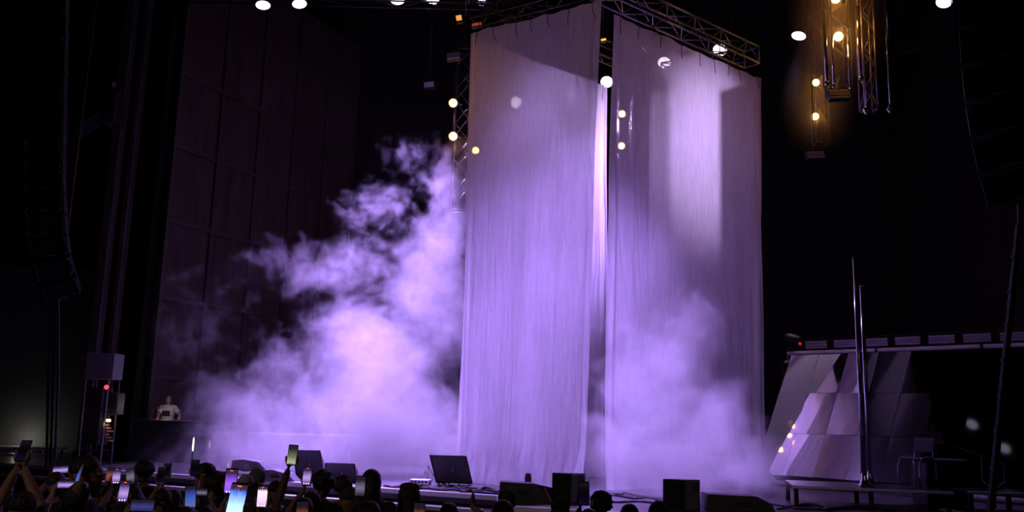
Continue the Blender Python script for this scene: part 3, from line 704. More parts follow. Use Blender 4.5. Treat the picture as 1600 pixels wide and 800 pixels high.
line_array('long curved column of black speakers hanging over the crowd', [P(x, y, YA + .02*max(0, k-9)**2) for k, (x, y) in enumerate(ap)], .62, .55, R(20))
bp = [(1556, -70), (1557, -10), (1559, 48), (1563, 105), (1569, 160), (1578, 214), (1590, 266), (1604, 316)]
line_array('black speaker column at the dark edge of the stage roof', [P(x, y, 12.0) for x, y in bp], .98, .6, R(-34))

# ------------------------------------------------------------------ far wall of framed dark panels behind the smoke, pillars
WARMWALL = mat('dark_panel', (.045, .030, .026), .75, var=.6, scale=2.2, bump=.5, stretch=(3, 3, .7))
FRAMEM = mat('panel_frame', (.05, .038, .034), .6, var=.4)
fw = P(262, 300, 23.2); fe = P(545, 300, 30.5)
fa, fb = Vector((fw.x, fw.y, DECK)), Vector((fe.x, fe.y, DECK)); fe_ = (fb-fa); fl = fe_.length; fe_.normalize(); fn = Vector((fe_.y, -fe_.x, 0))
FM = Matrix((fe_, -fn, Vector((0, 0, 1)))).transposed()
pw = tag(MB().box(fa+fe_*fl/2-fn*.12+Vector((0, 0, 7.2)), (fl, .1, 14.4), FM).build('wall_stage', MATTE), 'dark wall of framed panels behind the smoke', kind='structure')
nc, nr = 5, 7
pmesh = {}
for c in range(nc):
    for r_ in range(nr):
        w_, h_ = fl/nc, 14.4/nr
        nu_, nv2 = 14, 6; vs = []; fs = []
        rr = np.random.RandomState(c*17+r_); f = vnoise(rr, 9, 1); gz = vnoise(rr, 4, 3)
        for j in range(nv2+1):
            for i in range(nu_+1):
                u, v = i/nu_, j/nv2
                q = np.array([u]), np.array([v]); dd = (.10*float(f(*q)[0]) + .05*float(gz(*q)[0]))*(min(1, 6*u, 6*(1-u)))
                vs.append(fe_*((u-.5)*w_*.95) + Vector((0, 0, (v-.5)*h_*.95)) + fn*(dd+.03))
        for j in range(nv2):
            for i in range(nu_): k = j*(nu_+1)+i; fs.append((k, k+1, k+nu_+2, k+nu_+1))
        MB().add(vs, fs).build('panel', WARMWALL, pw, True, fa+fe_*w_*(c+.5)+Vector((0, 0, h_*(r_+.5))))
for r_ in range(1, nr): MB().box(fa+fe_*fl/2+Vector((0, 0, 14.4*r_/nr))+fn*.04, (fl, .12, .11), FM).build('frame_bar', FRAMEM, pw)
for c in range(nc+1): MB().box(fa+fe_*fl*c/nc+Vector((0, 0, 7.2))+fn*.05, (.10, .14, 14.4), FM).build('frame_post', FRAMEM, pw)
def pillar(x0, x1, y, Y, name, label, m, h=16):
    a, b = P(x0, y, Y), P(x1, y, Y)
    o = thing(name, label, 'pillar', Vector(((a.x+b.x)/2, Y, DECK)), group='dark pillars beside the panel wall')
    w_ = b.x-a.x
    MB().box((0, 0, h/2), (w_, .3, h), bev=.03).build('shaft', m, o)
    MB().box((0, 0, .1), (w_+.1, .4, .2), bev=.03).build('plinth', m, o)
    MB().box((0, 0, h-.1), (w_+.1, .4, .2), bev=.03).build('cap', m, o)
DK = mat('pillar_paint', (.030, .026, .025), .7, var=.3)
pillar(244, 272, 300, 23.5, 'pillar', 'broad dark pillar where the smoke thins out', mat('pillar_brown', (.06, .045, .042), .7, var=.3))
pillar(156, 172, 400, 22.5, 'pillar', 'slim dark pillar next to the curved speaker column', DK)
pillar(186, 196, 400, 23.0, 'pillar', 'thin dark post between two darker pillars', DK)
# arm platform by the speaker column
o = thing('followspot_arm', 'dark bracket platform reaching out behind the speaker column', 'bracket', P(130, 200, 21.5))
v1, v2 = P(88, 215, 21.5)-Vector(o.location), P(178, 165, 21.5)-Vector(o.location)
MB().box((v1+v2)/2, ((v2-v1).length, .6, .35), Matrix.Rotation(-math.atan2(v2.z-v1.z, v2.x-v1.x), 3, 'Y'), .02).build('beam', BLACK, o)
MB().box(P(178, 172, 21.5)-Vector(o.location), (.35, .6, .8), None, .02).build('end_box', BLACK, o)
MB().lathe([(.12, -.3), (.16, 0), (.15, .35), (.1, .4)], P(162, 132, 21.5)-Vector(o.location), (1, -.4, -.1), 12).build('spotlight', DARKSTEEL, o, True)
MB().tube(P(165, 140, 21.5)-Vector(o.location), P(168, 165, 21.5)-Vector(o.location), .04, 6).build('post', BLACK, o)
MB().tube(P(178, 172, 21.5)-Vector(o.location), Vector((0, 0, 18.1))-Vector((-(P(178, 172, 21.5)-Vector(o.location)).x, 0, o.location.z)), .02, 5).build('hoist_chain', DARKSTEEL, o)
# ------------------------------------------------------------------ scaffold tower, far table, cables on the crowd side
sb = Vector((P(150, 700, 20.0).x, 20.0, DECK))
st = thing('scaffold_tower', 'dark equipment tower with a grey panel on top and a warm lit gap', 'tower', sb)
lz = lambda x, y: P(x, y, 20.0)-sb
MB().box((lz(134, 572)+lz(180, 572))/2 + Vector((0, .2, 0)), ((lz(180, 572)-lz(134, 572)).x, .5, (lz(157, 551)-lz(157, 592)).z), bev=.02).build('top_panel', GREYPANEL, st)
for x0, x1, n_ in ((130, 123, 'post'), (166, 158, 'post')):
    a, b = lz(x0+4, 590), lz(x1, 705); MB().tube(a, Vector((b.x, b.y, .01)), .028, 8).build(n_, STEEL, st)
    MB().tube(a+Vector((0, .55, 0)), Vector((b.x, b.y+.55, .01)), .028, 8).build(n_, STEEL, st)
MB().box((lz(143, 650)+lz(143, 650))/2+Vector((0, .3, 0)), (.36, .5, 1.25), bev=.02).build('rack', CABINET, st)
MB().box(lz(150, 630)+Vector((.15, .35, 0)), (.5, .4, .5), bev=.02).build('rack', CABINET, st)
for y in (592, 640, 703): MB().box(lz(147, y)+Vector((0, .05, 0)), (.62, .05, .03)).build('cross_bar', STEEL, st)
warm = emat('work_lamp', (1.0, .72, .30), 3.0)
MB().box(lz(167, 657)+Vector((0, .08, 0)), (.10, .04, .06), bev=.01).build('work_lamp', warm, st)
SH = mat('lit_papers', (.5, .36, .16), .7, var=.6, scale=30)
for k in range(6): MB().box(lz(164+(k % 3)*2, 664+k*5)+Vector((0, .12, 0)), (.07+.02*(k % 3), .1, .035), bev=.006).build('shelf_item', SH, st)
MB().ball(lz(168, 605)+Vector((0, -.05, 0)), .05, 10, 8).build('red_lamp', emat('red_lamp_glow', (1, .04, .10), 2.2), st)
point(sb+lz(167, 663)+Vector((0, -.06, 0)), (1, .7, .3), .5, .03, 'work_light')
# pale far table with cloth, grey back sheet
tb = thing('side_table', 'pale cloth-covered table at the far edge behind the raised hands', 'table', Vector((P(20, 720, 24).x, 24, DECK)))
CL = mat('pale_cloth', (.42, .42, .40), .8, var=.15)
zt = P(20, 699, 24).z-DECK
MB().box((0, 0, zt), (2.4, .8, .05), bev=.01).build('top', CL, tb)
for k in range(9): MB().box((-1.1+k*.275, -.4-.02*(k % 2), zt*.5), (.27, .03, zt-.05), bev=.01).build('cloth_pleat', CL, tb)
for s in (-1.1, 1.1):
    for y in (-.3, .3): MB().box((s, y, zt/2-.02), (.05, .05, zt-.05)).build('leg', BLACK, tb)
gs = thing('backdrop_sheet', 'dim grey sheet hanging behind the pale table', 'sheet', Vector((P(45, 700, 25.5).x, 25.5, DECK)))
MB().box((0, 0, 2.6), (3.4, .04, 5.2), bev=.01).build('sheet', mat('grey_sheet', (.075, .075, .072), .85, var=.2, stretch=(4, 4, .4)), gs)
MB().tube((-1.75, 0, 5.2), (1.75, 0, 5.2), .03, 8).build('top_bar', DARKSTEEL, gs)
for s in (-1.72, 1.72): MB().tube((s, 0, 0), (s, 0, 5.2), .03, 8).build('post', DARKSTEEL, gs)
for k, (x, lab) in enumerate(((74, 'first black drop cable next to the scaffold tower'), (80, 'middle black drop cable next to the scaffold tower'), (87, 'third black drop cable next to the scaffold tower'))):
    a, b = P(x-1, 716, 19), P(x+4, 470, 19); o = thing('drop_cable', lab, 'cable', Vector((a.x, a.y, DECK)), group='black drop cables')
    MB().path([Vector((a.x, a.y, DECK)), a, (a+b)/2+Vector((.02*k, 0, 0)), b, Vector((b.x+.1, b.y, 18.1))], .03, 8).build('cable', RUBBER, o)
    o.location = (0, 0, 0)

wl = thing('work_lamp', 'small work lamp on the deck behind the pale table', 'lamp', Vector((P(25, 715, 24.9).x, 24.9, DECK)))
MB().box((0, 0, .06), (.3, .16, .1), bev=.02).build('housing', BLACK, wl)
MB().box((0, .05, .125), (.24, .08, .02), bev=.004).build('lens', emat('work_lens', (1, .95, .85), 2.0), wl)
point(Vector(wl.location)+Vector((0, .08, .3)), (1, .95, .86), 9, .12, 'work_light')
# ------------------------------------------------------------------ desk in the smoke, risers, little glints
dk = Vector((P(265, 660, 22.1).x, 22.1, DECK)); dz = P(265, 656, 22.0).z-DECK
ds = thing('mixing_desk', 'dark mixing desk in front of the performer in the mist', 'desk', dk)
MB().box((0, 0, dz-.04), (1.5, .6, .08), bev=.015).build('top', BLACK, ds)
MB().box((0, -.27, (dz-.08)/2), (1.5, .05, dz-.08), bev=.01).build('front_panel', BLACK, ds)
for s in (-.72, .72): MB().box((s, 0, (dz-.08)/2), (.05, .58, dz-.08), bev=.01).build('side_panel', BLACK, ds)
dl = thing('added_desk_lamp', 'small lamp added on the mixing desk to light the performer', 'lamp', Vector((dk.x-.45, dk.y, DECK+dz)))
MB().lathe([(.06, 0), (.06, .02), (.015, .03)], n=12).build('base', BLACK, dl)
MB().path([(0, 0, .02), (0, 0, .18), (.05, 0, .25), (.10, 0, .26)], .01, 6).build('neck', BLACK, dl)
MB().lathe([(.03, .05), (.05, 0), (.045, -.01)], (.13, 0, .25), (-.3, 0, 1), 12).build('shade', BLACK, dl)
point(Vector((dk.x-.1, dk.y-.25, DECK+dz+.28)), (1, .82, .7), 4, .05, 'performer_fill')  # fill added to bring the performer out of the dark
rr0 = P(400, 676, 22.5); rr1 = P(552, 680, 22.0)
o = thing('drum_riser', 'dark riser with a pale top edge deep in the smoke', 'riser', Vector(((rr0.x+rr1.x)/2, 22.6, DECK)))
rh_ = rr0.z-DECK
MB().box((0, 0, rh_/2), (rr1.x-rr0.x, 1.6, rh_-.06), bev=.01).build('body', BLACK, o)
MB().box((0, 0, rh_-.02), (rr1.x-rr0.x+.06, 1.66, .05), bev=.01).build('top', GREYPANEL, o)
p = P(499, 672, 21.9)
o = thing('gooseneck_lamp', 'small gooseneck lamp standing on the riser edge in the smoke', 'lamp', Vector((p.x, p.y, DECK+rh_)))
MB().lathe([(.07, 0), (.07, .02), (.02, .03)], n=12).build('base', BLACK, o)
MB().path([(0, 0, .02), (-.01, 0, .10), (.02, 0, .16), (.02, 0, .20)], .018, 6).build('neck', BLACK, o)
MB().box((.02, 0, .24), (.13, .10, .09), bev=.015).build('head', DARKSTEEL, o)
p = P(455, 636, 23.5)
o = thing('boom_stand', 'cymbal boom stand lost in the smoke above the riser', 'stand', Vector((p.x, 23.1, DECK+rh_)))
hh = p.z-DECK-rh_
MB().tube((-.16, 0, 0), (-.16, 0, hh-.02), .018, 6).build('mast', DARKSTEEL, o)
MB().tube((-.26, 0, hh-.04), (.30, 0, hh), .014, 6).build('boom', DARKSTEEL, o)
MB().lathe([(.02, .02), (.16, 0), (.16, -.006), (.01, .0)], (.32, 0, hh+.02), (.3, 0, 1), 16).build('cymbal', DARKSTEEL, o)
for a in range(3): MB().tube((-.16, 0, .2), (-.16+.3*math.cos(a*2.1+.4), .3*math.sin(a*2.1+.4), .01), .014, 6).build('leg', DARKSTEEL, o)
GLINT = emat('glint_stick', (1.0, .86, .78), 1.6)  # glowing sticks stand in for glints on the deck
for x, y0, y1, Y, lab, gm in ((301, 683, 705, 19, 'bright slim stick glowing as a glint on the deck below the performer', GLINT), (327, 688, 700, 20, 'dim slim stick glowing as a glint on the deck near the brighter one', emat('glint_stick_dim', (.8, .7, .9), .35)), (356, 722, 731, 19, 'tiny stick glowing as a glint by the dark wedge at the smoke edge', emat('glint_stick_tiny', (.7, .62, .9), .5))):
    a, b = P(x, y1, Y), P(x, y0, Y); o = thing('glint_stick', lab, 'light', Vector((a.x, a.y, DECK)), group='glint sticks on the deck')
    MB().lathe([(.05, 0), (.05, .02), (.015, .03), (.015, a.z-DECK)], n=10).build('foot', BLACK, o)
    MB().lathe([(.012, 0), (.018, .06), (.018, b.z-a.z-.06), (.006, b.z-a.z)], (0, 0, a.z-DECK), n=8).build('tube', gm, o)

# ------------------------------------------------------------------ monitors and boxes
def flat_wedge(label, xa, xb, ytop, ybot, Y, skew, lean=.25, depth=.35, mt=CABINET, lift=0.0, tint=None):
    """a monitor whose plain back leans: seen as a dark, slightly skewed board"""
    a, b = P(xa, ybot, Y), P(xb, ybot, Y); z0 = DECK+lift; h = P((xa+xb)/2, ytop, Y).z-z0; w = b.x-a.x
    o = thing('floor_monitor', label, 'monitor', Vector(((a.x+b.x)/2, Y, DECK)), group='stage floor monitors')
    s = skew
    prof = [(-w/2, 0), (w/2, 0), (w/2-s, h), (-w/2-s, h)]
    vs = [(x, lean*z/h*.0 - lean*z/h, z+lift) for x, z in prof] + [(x*.96, depth + (.0 if z < .1 else -.12), (z+lift)*(1 if z < .1 else .55)) for x, z in prof]
    MB().add(vs, [(0, 1, 2, 3), (7, 6, 5, 4), (0, 4, 5, 1), (1, 5, 6, 2), (2, 6, 7, 3), (3, 7, 4, 0)]).build('cabinet', mt, o)
    f = lambda u, v, k: Vector((-w/2+w*u-s*v, -lean*v-.012-k, h*v+lift))
    fr = MB()
    for (u0, v0, u1, v1) in ((0, 0, 1, 0), (1, 0, 1, 1), (1, 1, 0, 1), (0, 1, 0, 0)): fr.path([f(u0, v0, 0), f(u1, v1, 0)], .012, 4)
    fr.build('edge_frame', BLACK, o)
    c = f(.55, .5, .01); MB().box(c, (.028, .03, .085), bev=.006).build('handle', STEEL, o)
    if lift > .01:
        for u in (.08, .36, .64, .92): MB().tube(Vector((-w/2+w*u, .03, lift+.01)), Vector((-w/2+w*u-.02, -.03, 0)), .012, 5).build('foot', DARKSTEEL, o)
    return o
GREYBACK = mat('monitor_back', (.11, .10, .125), .55, var=.35, scale=3.5)
flat_wedge('leaning flat dark monitor on wire feet at the drape foot', 682, 738, 711, 753, 16.9, .12, .28, .42, GREYBACK, .05).name = 'floor_monitor'
flat_wedge('tall dark monitor in the smoke behind the raised phone', 464, 506, 703, 745, 17.8, .06, .22, .4, GREYBACK)
flat_wedge('square dark monitor in the smoke beside the taller one', 511, 556, 723, 752, 17.0, .01, .2, .4, GREYBACK)
def low_wedge(label, pts, Y, depth, mt=CABINET, grp='stage floor monitors'):
    """side profile traced in metres from picture positions at depth Y, extruded back"""
    ps = [P(x, y, Y) for x, y in pts]; cx = sum(p.x for p in ps)/len(ps)
    o = thing('floor_monitor', label, 'monitor', Vector((cx, Y, DECK)), group=grp)
    poly = [(p.x-cx, max(.0, p.z-DECK)) for p in ps]
    n = len(poly); vs = [(x, 0, z) for x, z in poly] + [(x*.97, depth, z*.96) for x, z in poly]
    MB().add(vs, [tuple(range(n)), tuple(range(2*n-1, n-1, -1))] + [(i, n+i, n+(i+1) % n, (i+1) % n) for i in range(n)]).build('cabinet', mt, o)
    return o, cx
w1, cx = low_wedge('low black wedge monitor with a red corner stripe, nearest the crowd', [(779, 800), (868, 802), (836, 756), (781, 753)], 13.75, .5)
a, b = P(851, 763, 13.7)-Vector((cx, 13.75, DECK)), P(861, 783, 13.7)-Vector((cx, 13.75, DECK))
MB().tube(a, b, .014, 5).build('corner_stripe', mat('red_stripe', (.55, .12, .16), .5), w1)
# its sloping side face towards the box
q = [P(836, 756, 13.75), P(868, 802, 13.75), P(888, 802, 14.2), P(880, 766, 14.2)]
MB().add([v-Vector((cx, 13.75, DECK))+Vector((.003, 0, 0)) for v in q] + [v-Vector((cx, 13.75, DECK))+Vector((-.05, .12, -.02)) for v in q], [(0, 1, 2, 3), (7, 6, 5, 4), (0, 4, 5, 1), (1, 5, 6, 2), (2, 6, 7, 3), (3, 7, 4, 0)]).build('slope_grille', GRILLE, w1)
MB().box((.02, -.012, .16), (.20, .025, .05), bev=.01).build('handle', BLACK, w1)
w2, cx = low_wedge('long low black wedge monitor at the end of the row of boxes', [(1105, 812), (1214, 815), (1206, 788), (1183, 776), (1106, 772)], 13.2, .55)
MB().box((0, -.012, .12), (.22, .025, .05), bev=.01).build('handle', BLACK, w2)
w3, cx = low_wedge('dark low wedge lying in the smoke behind the pale caps', [(360, 735), (418, 737), (404, 722), (380, 718), (363, 719)], 18.2, .5, GREYBACK)
MB().box((0, -.012, .09), (.16, .02, .04), bev=.01).build('handle', BLACK, w3)
w4, cx = low_wedge('second dark low wedge in the smoke beside the raised arm', [(405, 752), (462, 754), (450, 741), (425, 734), (407, 735)], 16.6, .5, GREYBACK)
MB().box((0, -.012, .09), (.16, .02, .04), bev=.01).build('handle', BLACK, w4)
LOGO = mat('badge_black', (.006, .006, .007), .5)
FACE2 = mat('monitor_side', (.14, .13, .16), .5, var=.25, scale=20)
def cube_box(label, xl, xm, xr, yt, yb, Y):
    """box seen corner on: broad face to the left of the corner, narrower badge face to the right"""
    z0, zt = DECK, P(xm, yt, Y).z; h = zt-z0
    c = P(xm, yb, Y); l = P(xl, yb, Y+.12); r_ = P(xr, yb, Y+.16)
    o = thing('speaker_box', label, 'speaker', Vector((c.x, c.y, DECK)), group='square speaker boxes on the stage edge')
    C, L2, R2 = Vector((0, 0, 0)), Vector((l.x-c.x, l.y-c.y, 0)), Vector((r_.x-c.x, r_.y-c.y, 0)); B2 = L2+R2
    vs = [v + Vector((0, 0, z)) for z in (0, h) for v in (L2, C, R2, B2)]
    MB().add(vs, [(3, 2, 1, 0), (4, 5, 6, 7), (0, 1, 5, 4), (1, 2, 6, 5), (2, 3, 7, 6), (3, 0, 4, 7)]).build('cabinet', CABINET, o)
    ln = lambda v: v.normalized()
    nL = Vector((L2.y, -L2.x, 0)).normalized(); nL = nL if nL.y < 0 else -nL
    nR = Vector((R2.y, -R2.x, 0)).normalized(); nR = nR if nR.y < 0 else -nR
    ML = Matrix((ln(-L2), -nL, Vector((0, 0, 1)))).transposed(); MR = Matrix((ln(R2), -nR, Vector((0, 0, 1)))).transposed()
    MB().box(L2*.5+nL*.008+Vector((0, 0, h*.5)), (L2.length*.9, .016, h*.92), ML, .006).build('grille', GRILLE, o)
    MB().box(L2*.5+nL*.022+Vector((0, 0, h*.48)), (L2.length*.42, .014, .025), ML, .004).build('handle_bar', DARKSTEEL, o)
    MB().box(R2*.5+nR*.006+Vector((0, 0, h*.5)), (R2.length*.94, .012, h*.96), MR, .006).build('side_panel', FACE2, o)
    bc = R2*.68+nR*.018+Vector((0, 0, h*.78))           # round badge: a ring of little strokes
    for k in range(8):
        a_ = k*PI/4; v = ln(R2)*math.cos(a_)*.05+Vector((0, 0, math.sin(a_)*.05))
        MB().box(bc+v, (.035, .008, .016), MR @ Matrix.Rotation(-a_+.5, 3, 'Y'), .003).build('badge_stroke', LOGO, o)
    MB().box(bc, (.03, .008, .03), MR @ Matrix.Rotation(R(45), 3, 'Y'), .003).build('badge_stroke', LOGO, o)
    for k in range(3): MB().ball(R2*(.12+.36*k)+nR*.014+Vector((0, 0, .045)), .011, 6, 5).build('screw', STEEL, o)
    for v in (L2*.85+R2*.1, C+L2*.1+R2*.1, R2*.85+L2*.1): MB().lathe([(.025, -.0), (.03, .02)], v, n=8).build('foot', RUBBER, o)
cube_box('square speaker box with a round badge beside the striped wedge', 862, 892, 914, 740, 786, 14.0)
cube_box('square speaker box with a round badge in front of the smoke bank', 1036, 1071, 1094, 750, 797, 13.35)
# slim black canister behind the wedge
c = P(825, 755, 14.8)
o = thing('black_canister', 'slim black canister standing behind the striped wedge', 'canister', Vector((c.x, 14.8, DECK)))
hh = P(825, 741, 14.8).z-DECK
MB().lathe([(.05, 0), (.056, .01), (.056, hh-.04), (.045, hh-.025), (.045, hh)], n=14).build('body', BLACK, o, True)
MB().lathe([(.047, hh), (.047, hh+.012), (.02, hh+.016)], n=14).build('lid', RUBBER, o, True)

# ------------------------------------------------------------------ cables on the deck
rc = random.Random(5)
def cable(label, pts, r=.016, n=60, wob=.12):
    pts = [Vector(p) for p in pts]; out = []
    segs = len(pts)-1
    for k in range(n+1):
        t = k/n*segs; i = min(int(t), segs-1); u = t-i
        p0, p1, p2, p3 = pts[max(i-1, 0)], pts[i], pts[i+1], pts[min(i+2, segs)]
        out.append(.5*((2*p1)+(p2-p0)*u+(2*p0-5*p1+4*p2-p3)*u*u+(3*p1-p0-3*p2+p3)*u**3))
    o0 = out[0].copy(); o0.z = DECK
    o = MB().path([p-o0 for p in out], r, 6).build('stage_cable', RUBBER, None, True, o0)
    return tag(o, label, 'cable', 'black cables on the deck')
def gp(x, y, dz=.016): p = G(x, y, DECK); p.z = DECK+dz; return p
cable('tangled black cable looping up beside the leaning flat monitor', [gp(640, 760), gp(660, 757), gp(664, 752, .20), gp(672, 757, .02), gp(668, 748, .25), gp(678, 752, .1), gp(700, 760), gp(740, 764), gp(776, 768)])
cable('black cable lying along the pale deck edge', [gp(600, 760), gp(640, 765), gp(690, 764), gp(730, 769), gp(780, 773)])
cable('thin cable curling under the leaning flat monitor', [gp(676, 762), gp(700, 766), gp(716, 762), gp(740, 768), gp(770, 766)], .012)
cable('black cable bundle running from the square box to the smoke bank box', [gp(925, 776), gp(960, 775), gp(990, 780), gp(1015, 779), gp(1040, 786)], .022)
cable('cable snaking behind the deck edge strip', [gp(610, 762), gp(650, 761), gp(690, 767), gp(735, 763), gp(778, 770)], .02)
cable('short cable loop in front of the connector box', [gp(645, 764), gp(662, 762, .05), gp(680, 765), gp(706, 762, .04), gp(722, 767)], .018)
cable('fat cable lying just behind the striped wedge', [gp(720, 770), gp(745, 768), gp(758, 766, .05), gp(779, 770)], .026)
cable('second cable of the bundle, nearer the drape hem', [gp(940, 772), gp(970, 776, .04), gp(975, 775, .05), gp(1000, 777), gp(1036, 781)], .02)
cable('lowest cable of the bundle before the boxes', [gp(930, 783), gp(965, 786), gp(1000, 785), gp(1040, 790)], .02)
cable('cable rising to the side of the smoke bank box', [gp(1093, 778, .12), gp(1100, 784, .05), gp(1108, 787), gp(1130, 788)], .014)
cable('cable coiled at the drape side of the chrome pole platform', [gp(1205, 789), gp(1235, 793), gp(1260, 789), gp(1285, 793), gp(1262, 797), gp(1240, 795), gp(1290, 798), gp(1320, 795)], .02)
cable('cable trailing under the chrome pole platform', [gp(1215, 797), gp(1250, 792), gp(1290, 796), gp(1340, 793), gp(1400, 799)], .016)
bxs = thing('stage_box', 'small grey connector box near the leaning flat monitor', 'box', gp(657, 757, 0), (0, 0, R(-10)))
MB().box((0, 0, .05), (.36, .2, .09), bev=.012).build('body', TRIMWHITE, bxs)
for k in range(5): MB().lathe([(.018, 0), (.018, .02)], (-.13+k*.065, -.105, .055), (0, -1, 0), 8).build('socket', BLACK, bxs)
# ------------------------------------------------------------------ people and phones
SKINS = [mat('skin_deep', (.13, .065, .045), .55, var=.12, scale=12), mat('skin_tan', (.30, .17, .12), .5, var=.1, scale=12), mat('skin_fair', (.48, .31, .25), .5, var=.1, scale=12)]
HAIRM = mat('dark_hair', (.012, .009, .009), .5, var=.5, scale=60, bump=.9, stretch=(1, 1, .25))
HAIRB = mat('brown_hair', (.04, .022, .016), .5, var=.5, scale=60, bump=.9, stretch=(1, 1, .25))
CLOTHS = {k: mat('cloth_'+k, c, .85, var=.2, scale=25, bump=.3) for k, c in dict(black=(.014, .013, .016), charcoal=(.035, .033, .038), navy=(.016, .02, .04), maroon=(.06, .018, .022), grey=(.16, .155, .17), pale=(.42, .40, .42), white=(.6, .57, .55)).items()}
EYEM = mat('eye', (.5, .48, .46), .2)
PHB = mat('phone_body', (.012, .012, .014), .25, var=.2)
PHR = mat('phone_red_case', (.5, .10, .10), .4, var=.1)
def screen_mat(name, top, mid, low, st):
    """a lit phone screen: bands of the filmed stage, an interface strip at each end"""
    m = bpy.data.materials.new(name); t, N, L = nt(m); N.remove(N['Principled BSDF'])
    tc = N.new('ShaderNodeTexCoord'); sx = N.new('ShaderNodeSeparateXYZ'); L.new(tc.outputs['Generated'], sx.inputs[0])
    no = N.new('ShaderNodeTexNoise'); no.inputs['Scale'].default_value = 5; no.inputs['Detail'].default_value = 3; mp = N.new('ShaderNodeMapping'); mp.inputs['Scale'].default_value = (3, 1, 1)
    L.new(tc.outputs['Generated'], mp.inputs[0]); L.new(mp.outputs[0], no.inputs['Vector'])
    ad = N.new('ShaderNodeMath'); ad.operation = 'MULTIPLY_ADD'; ad.inputs[1].default_value = .30; L.new(no.outputs['Fac'], ad.inputs[0]); L.new(sx.outputs['Z'], ad.inputs[2])
    cr = N.new('ShaderNodeValToRGB'); e = cr.color_ramp.elements; e[0].position = .12; e[0].color = (.02, .02, .03, 1); e[1].position = .24; e[1].color = low+(1,)
    for ps, c in ((.55, mid), (.92, top), (1.05, (.03, .02, .04))): k = cr.color_ramp.elements.new(min(ps, 1.0)); k.color = c+(1,)
    L.new(ad.outputs[0], cr.inputs[0])
    em = N.new('ShaderNodeEmission'); em.inputs[1].default_value = st; L.new(cr.outputs[0], em.inputs[0]); L.new(em.outputs[0], N['Material Output'].inputs[0]); return m
SCREENS = {
    'purple': screen_mat('screen_purple', (.10, .03, .30), (.36, .12, .95), (.26, .10, .75), 1.1),
    'lilac': screen_mat('screen_lilac', (.12, .06, .3), (.62, .42, 1.0), (.18, .08, .4), .8),
    'bluewhite': screen_mat('screen_bluewhite', (.10, .20, .95), (.45, .75, 1.0), (.65, .95, 1.0), 1.3),
    'blue': screen_mat('screen_blue', (.04, .08, .5), (.10, .20, .9), (.2, .25, .7), .55),
    'dimblue': screen_mat('screen_dimblue', (.03, .03, .12), (.10, .09, .45), (.05, .05, .2), .5),
    'pink': screen_mat('screen_pink', (.95, .75, .9), (.9, .62, .95), (.75, .45, .7), 1.2),
    'green': screen_mat('screen_green', (.04, .05, .03), (.22, .26, .15), (.65, .7, .45), .7),
    'red': screen_mat('screen_red', (.05, .02, .02), (.55, .16, .10), (.35, .06, .08), .45),
    'dark': screen_mat('screen_dark', (.012, .010, .02), (.006, .004, .010), (.02, .008, .07), .25),  # unlit screen, violet reflection put into its faint glow
    'dimgrey': screen_mat('screen_dimgrey', (.05, .045, .08), (.30, .28, .42), (.06, .05, .10), .55),
    'orange': screen_mat('screen_orange', (.9, .4, .15), (1.0, .55, .3), (.3, .1, .05), 1.2)}
RECM = emat('record_dot', (1, .12, .05), 1.5)
WHITEUI = emat('shutter_ring', (1, .95, .9), 1.5)
def phone(c, M3, label, scr, size=1.0, case=None, wide=False):
    M = Matrix.Translation(c) @ M3.to_4x4() @ Matrix.Scale(size, 4)
    o = thing_m('smartphone', label, 'phone', M, 'raised smartphones')
    w, h = (.152, .074) if wide else (.074, .152)
    MB().box((0, 0, 0), (w, .010, h), bev=.004).build('body', case or PHB, o)
    MB().box((0, -.0056, 0), (w*.90, .0012, h*.90)).build('screen', SCREENS[scr], o)
    MB().box((w*.3, .007, h*.36) if not wide else (-w*.36, .007, h*.28), (.026, .006, .026), bev=.003).build('camera_bump', PHB, o)
    if scr in ('purple', 'lilac', 'bluewhite', 'pink') and not wide:
        MB().box((0, -.0066, h*.405), (.018, .001, .005)).build('record_mark', RECM, o)
        for k in (-1, 0, 1): MB().lathe([(.005, 0), (.005, .001)], (k*.018, -.0062, -h*.40), (0, -1, 0), 8).build('shutter_mark', WHITEUI, o)
    return o

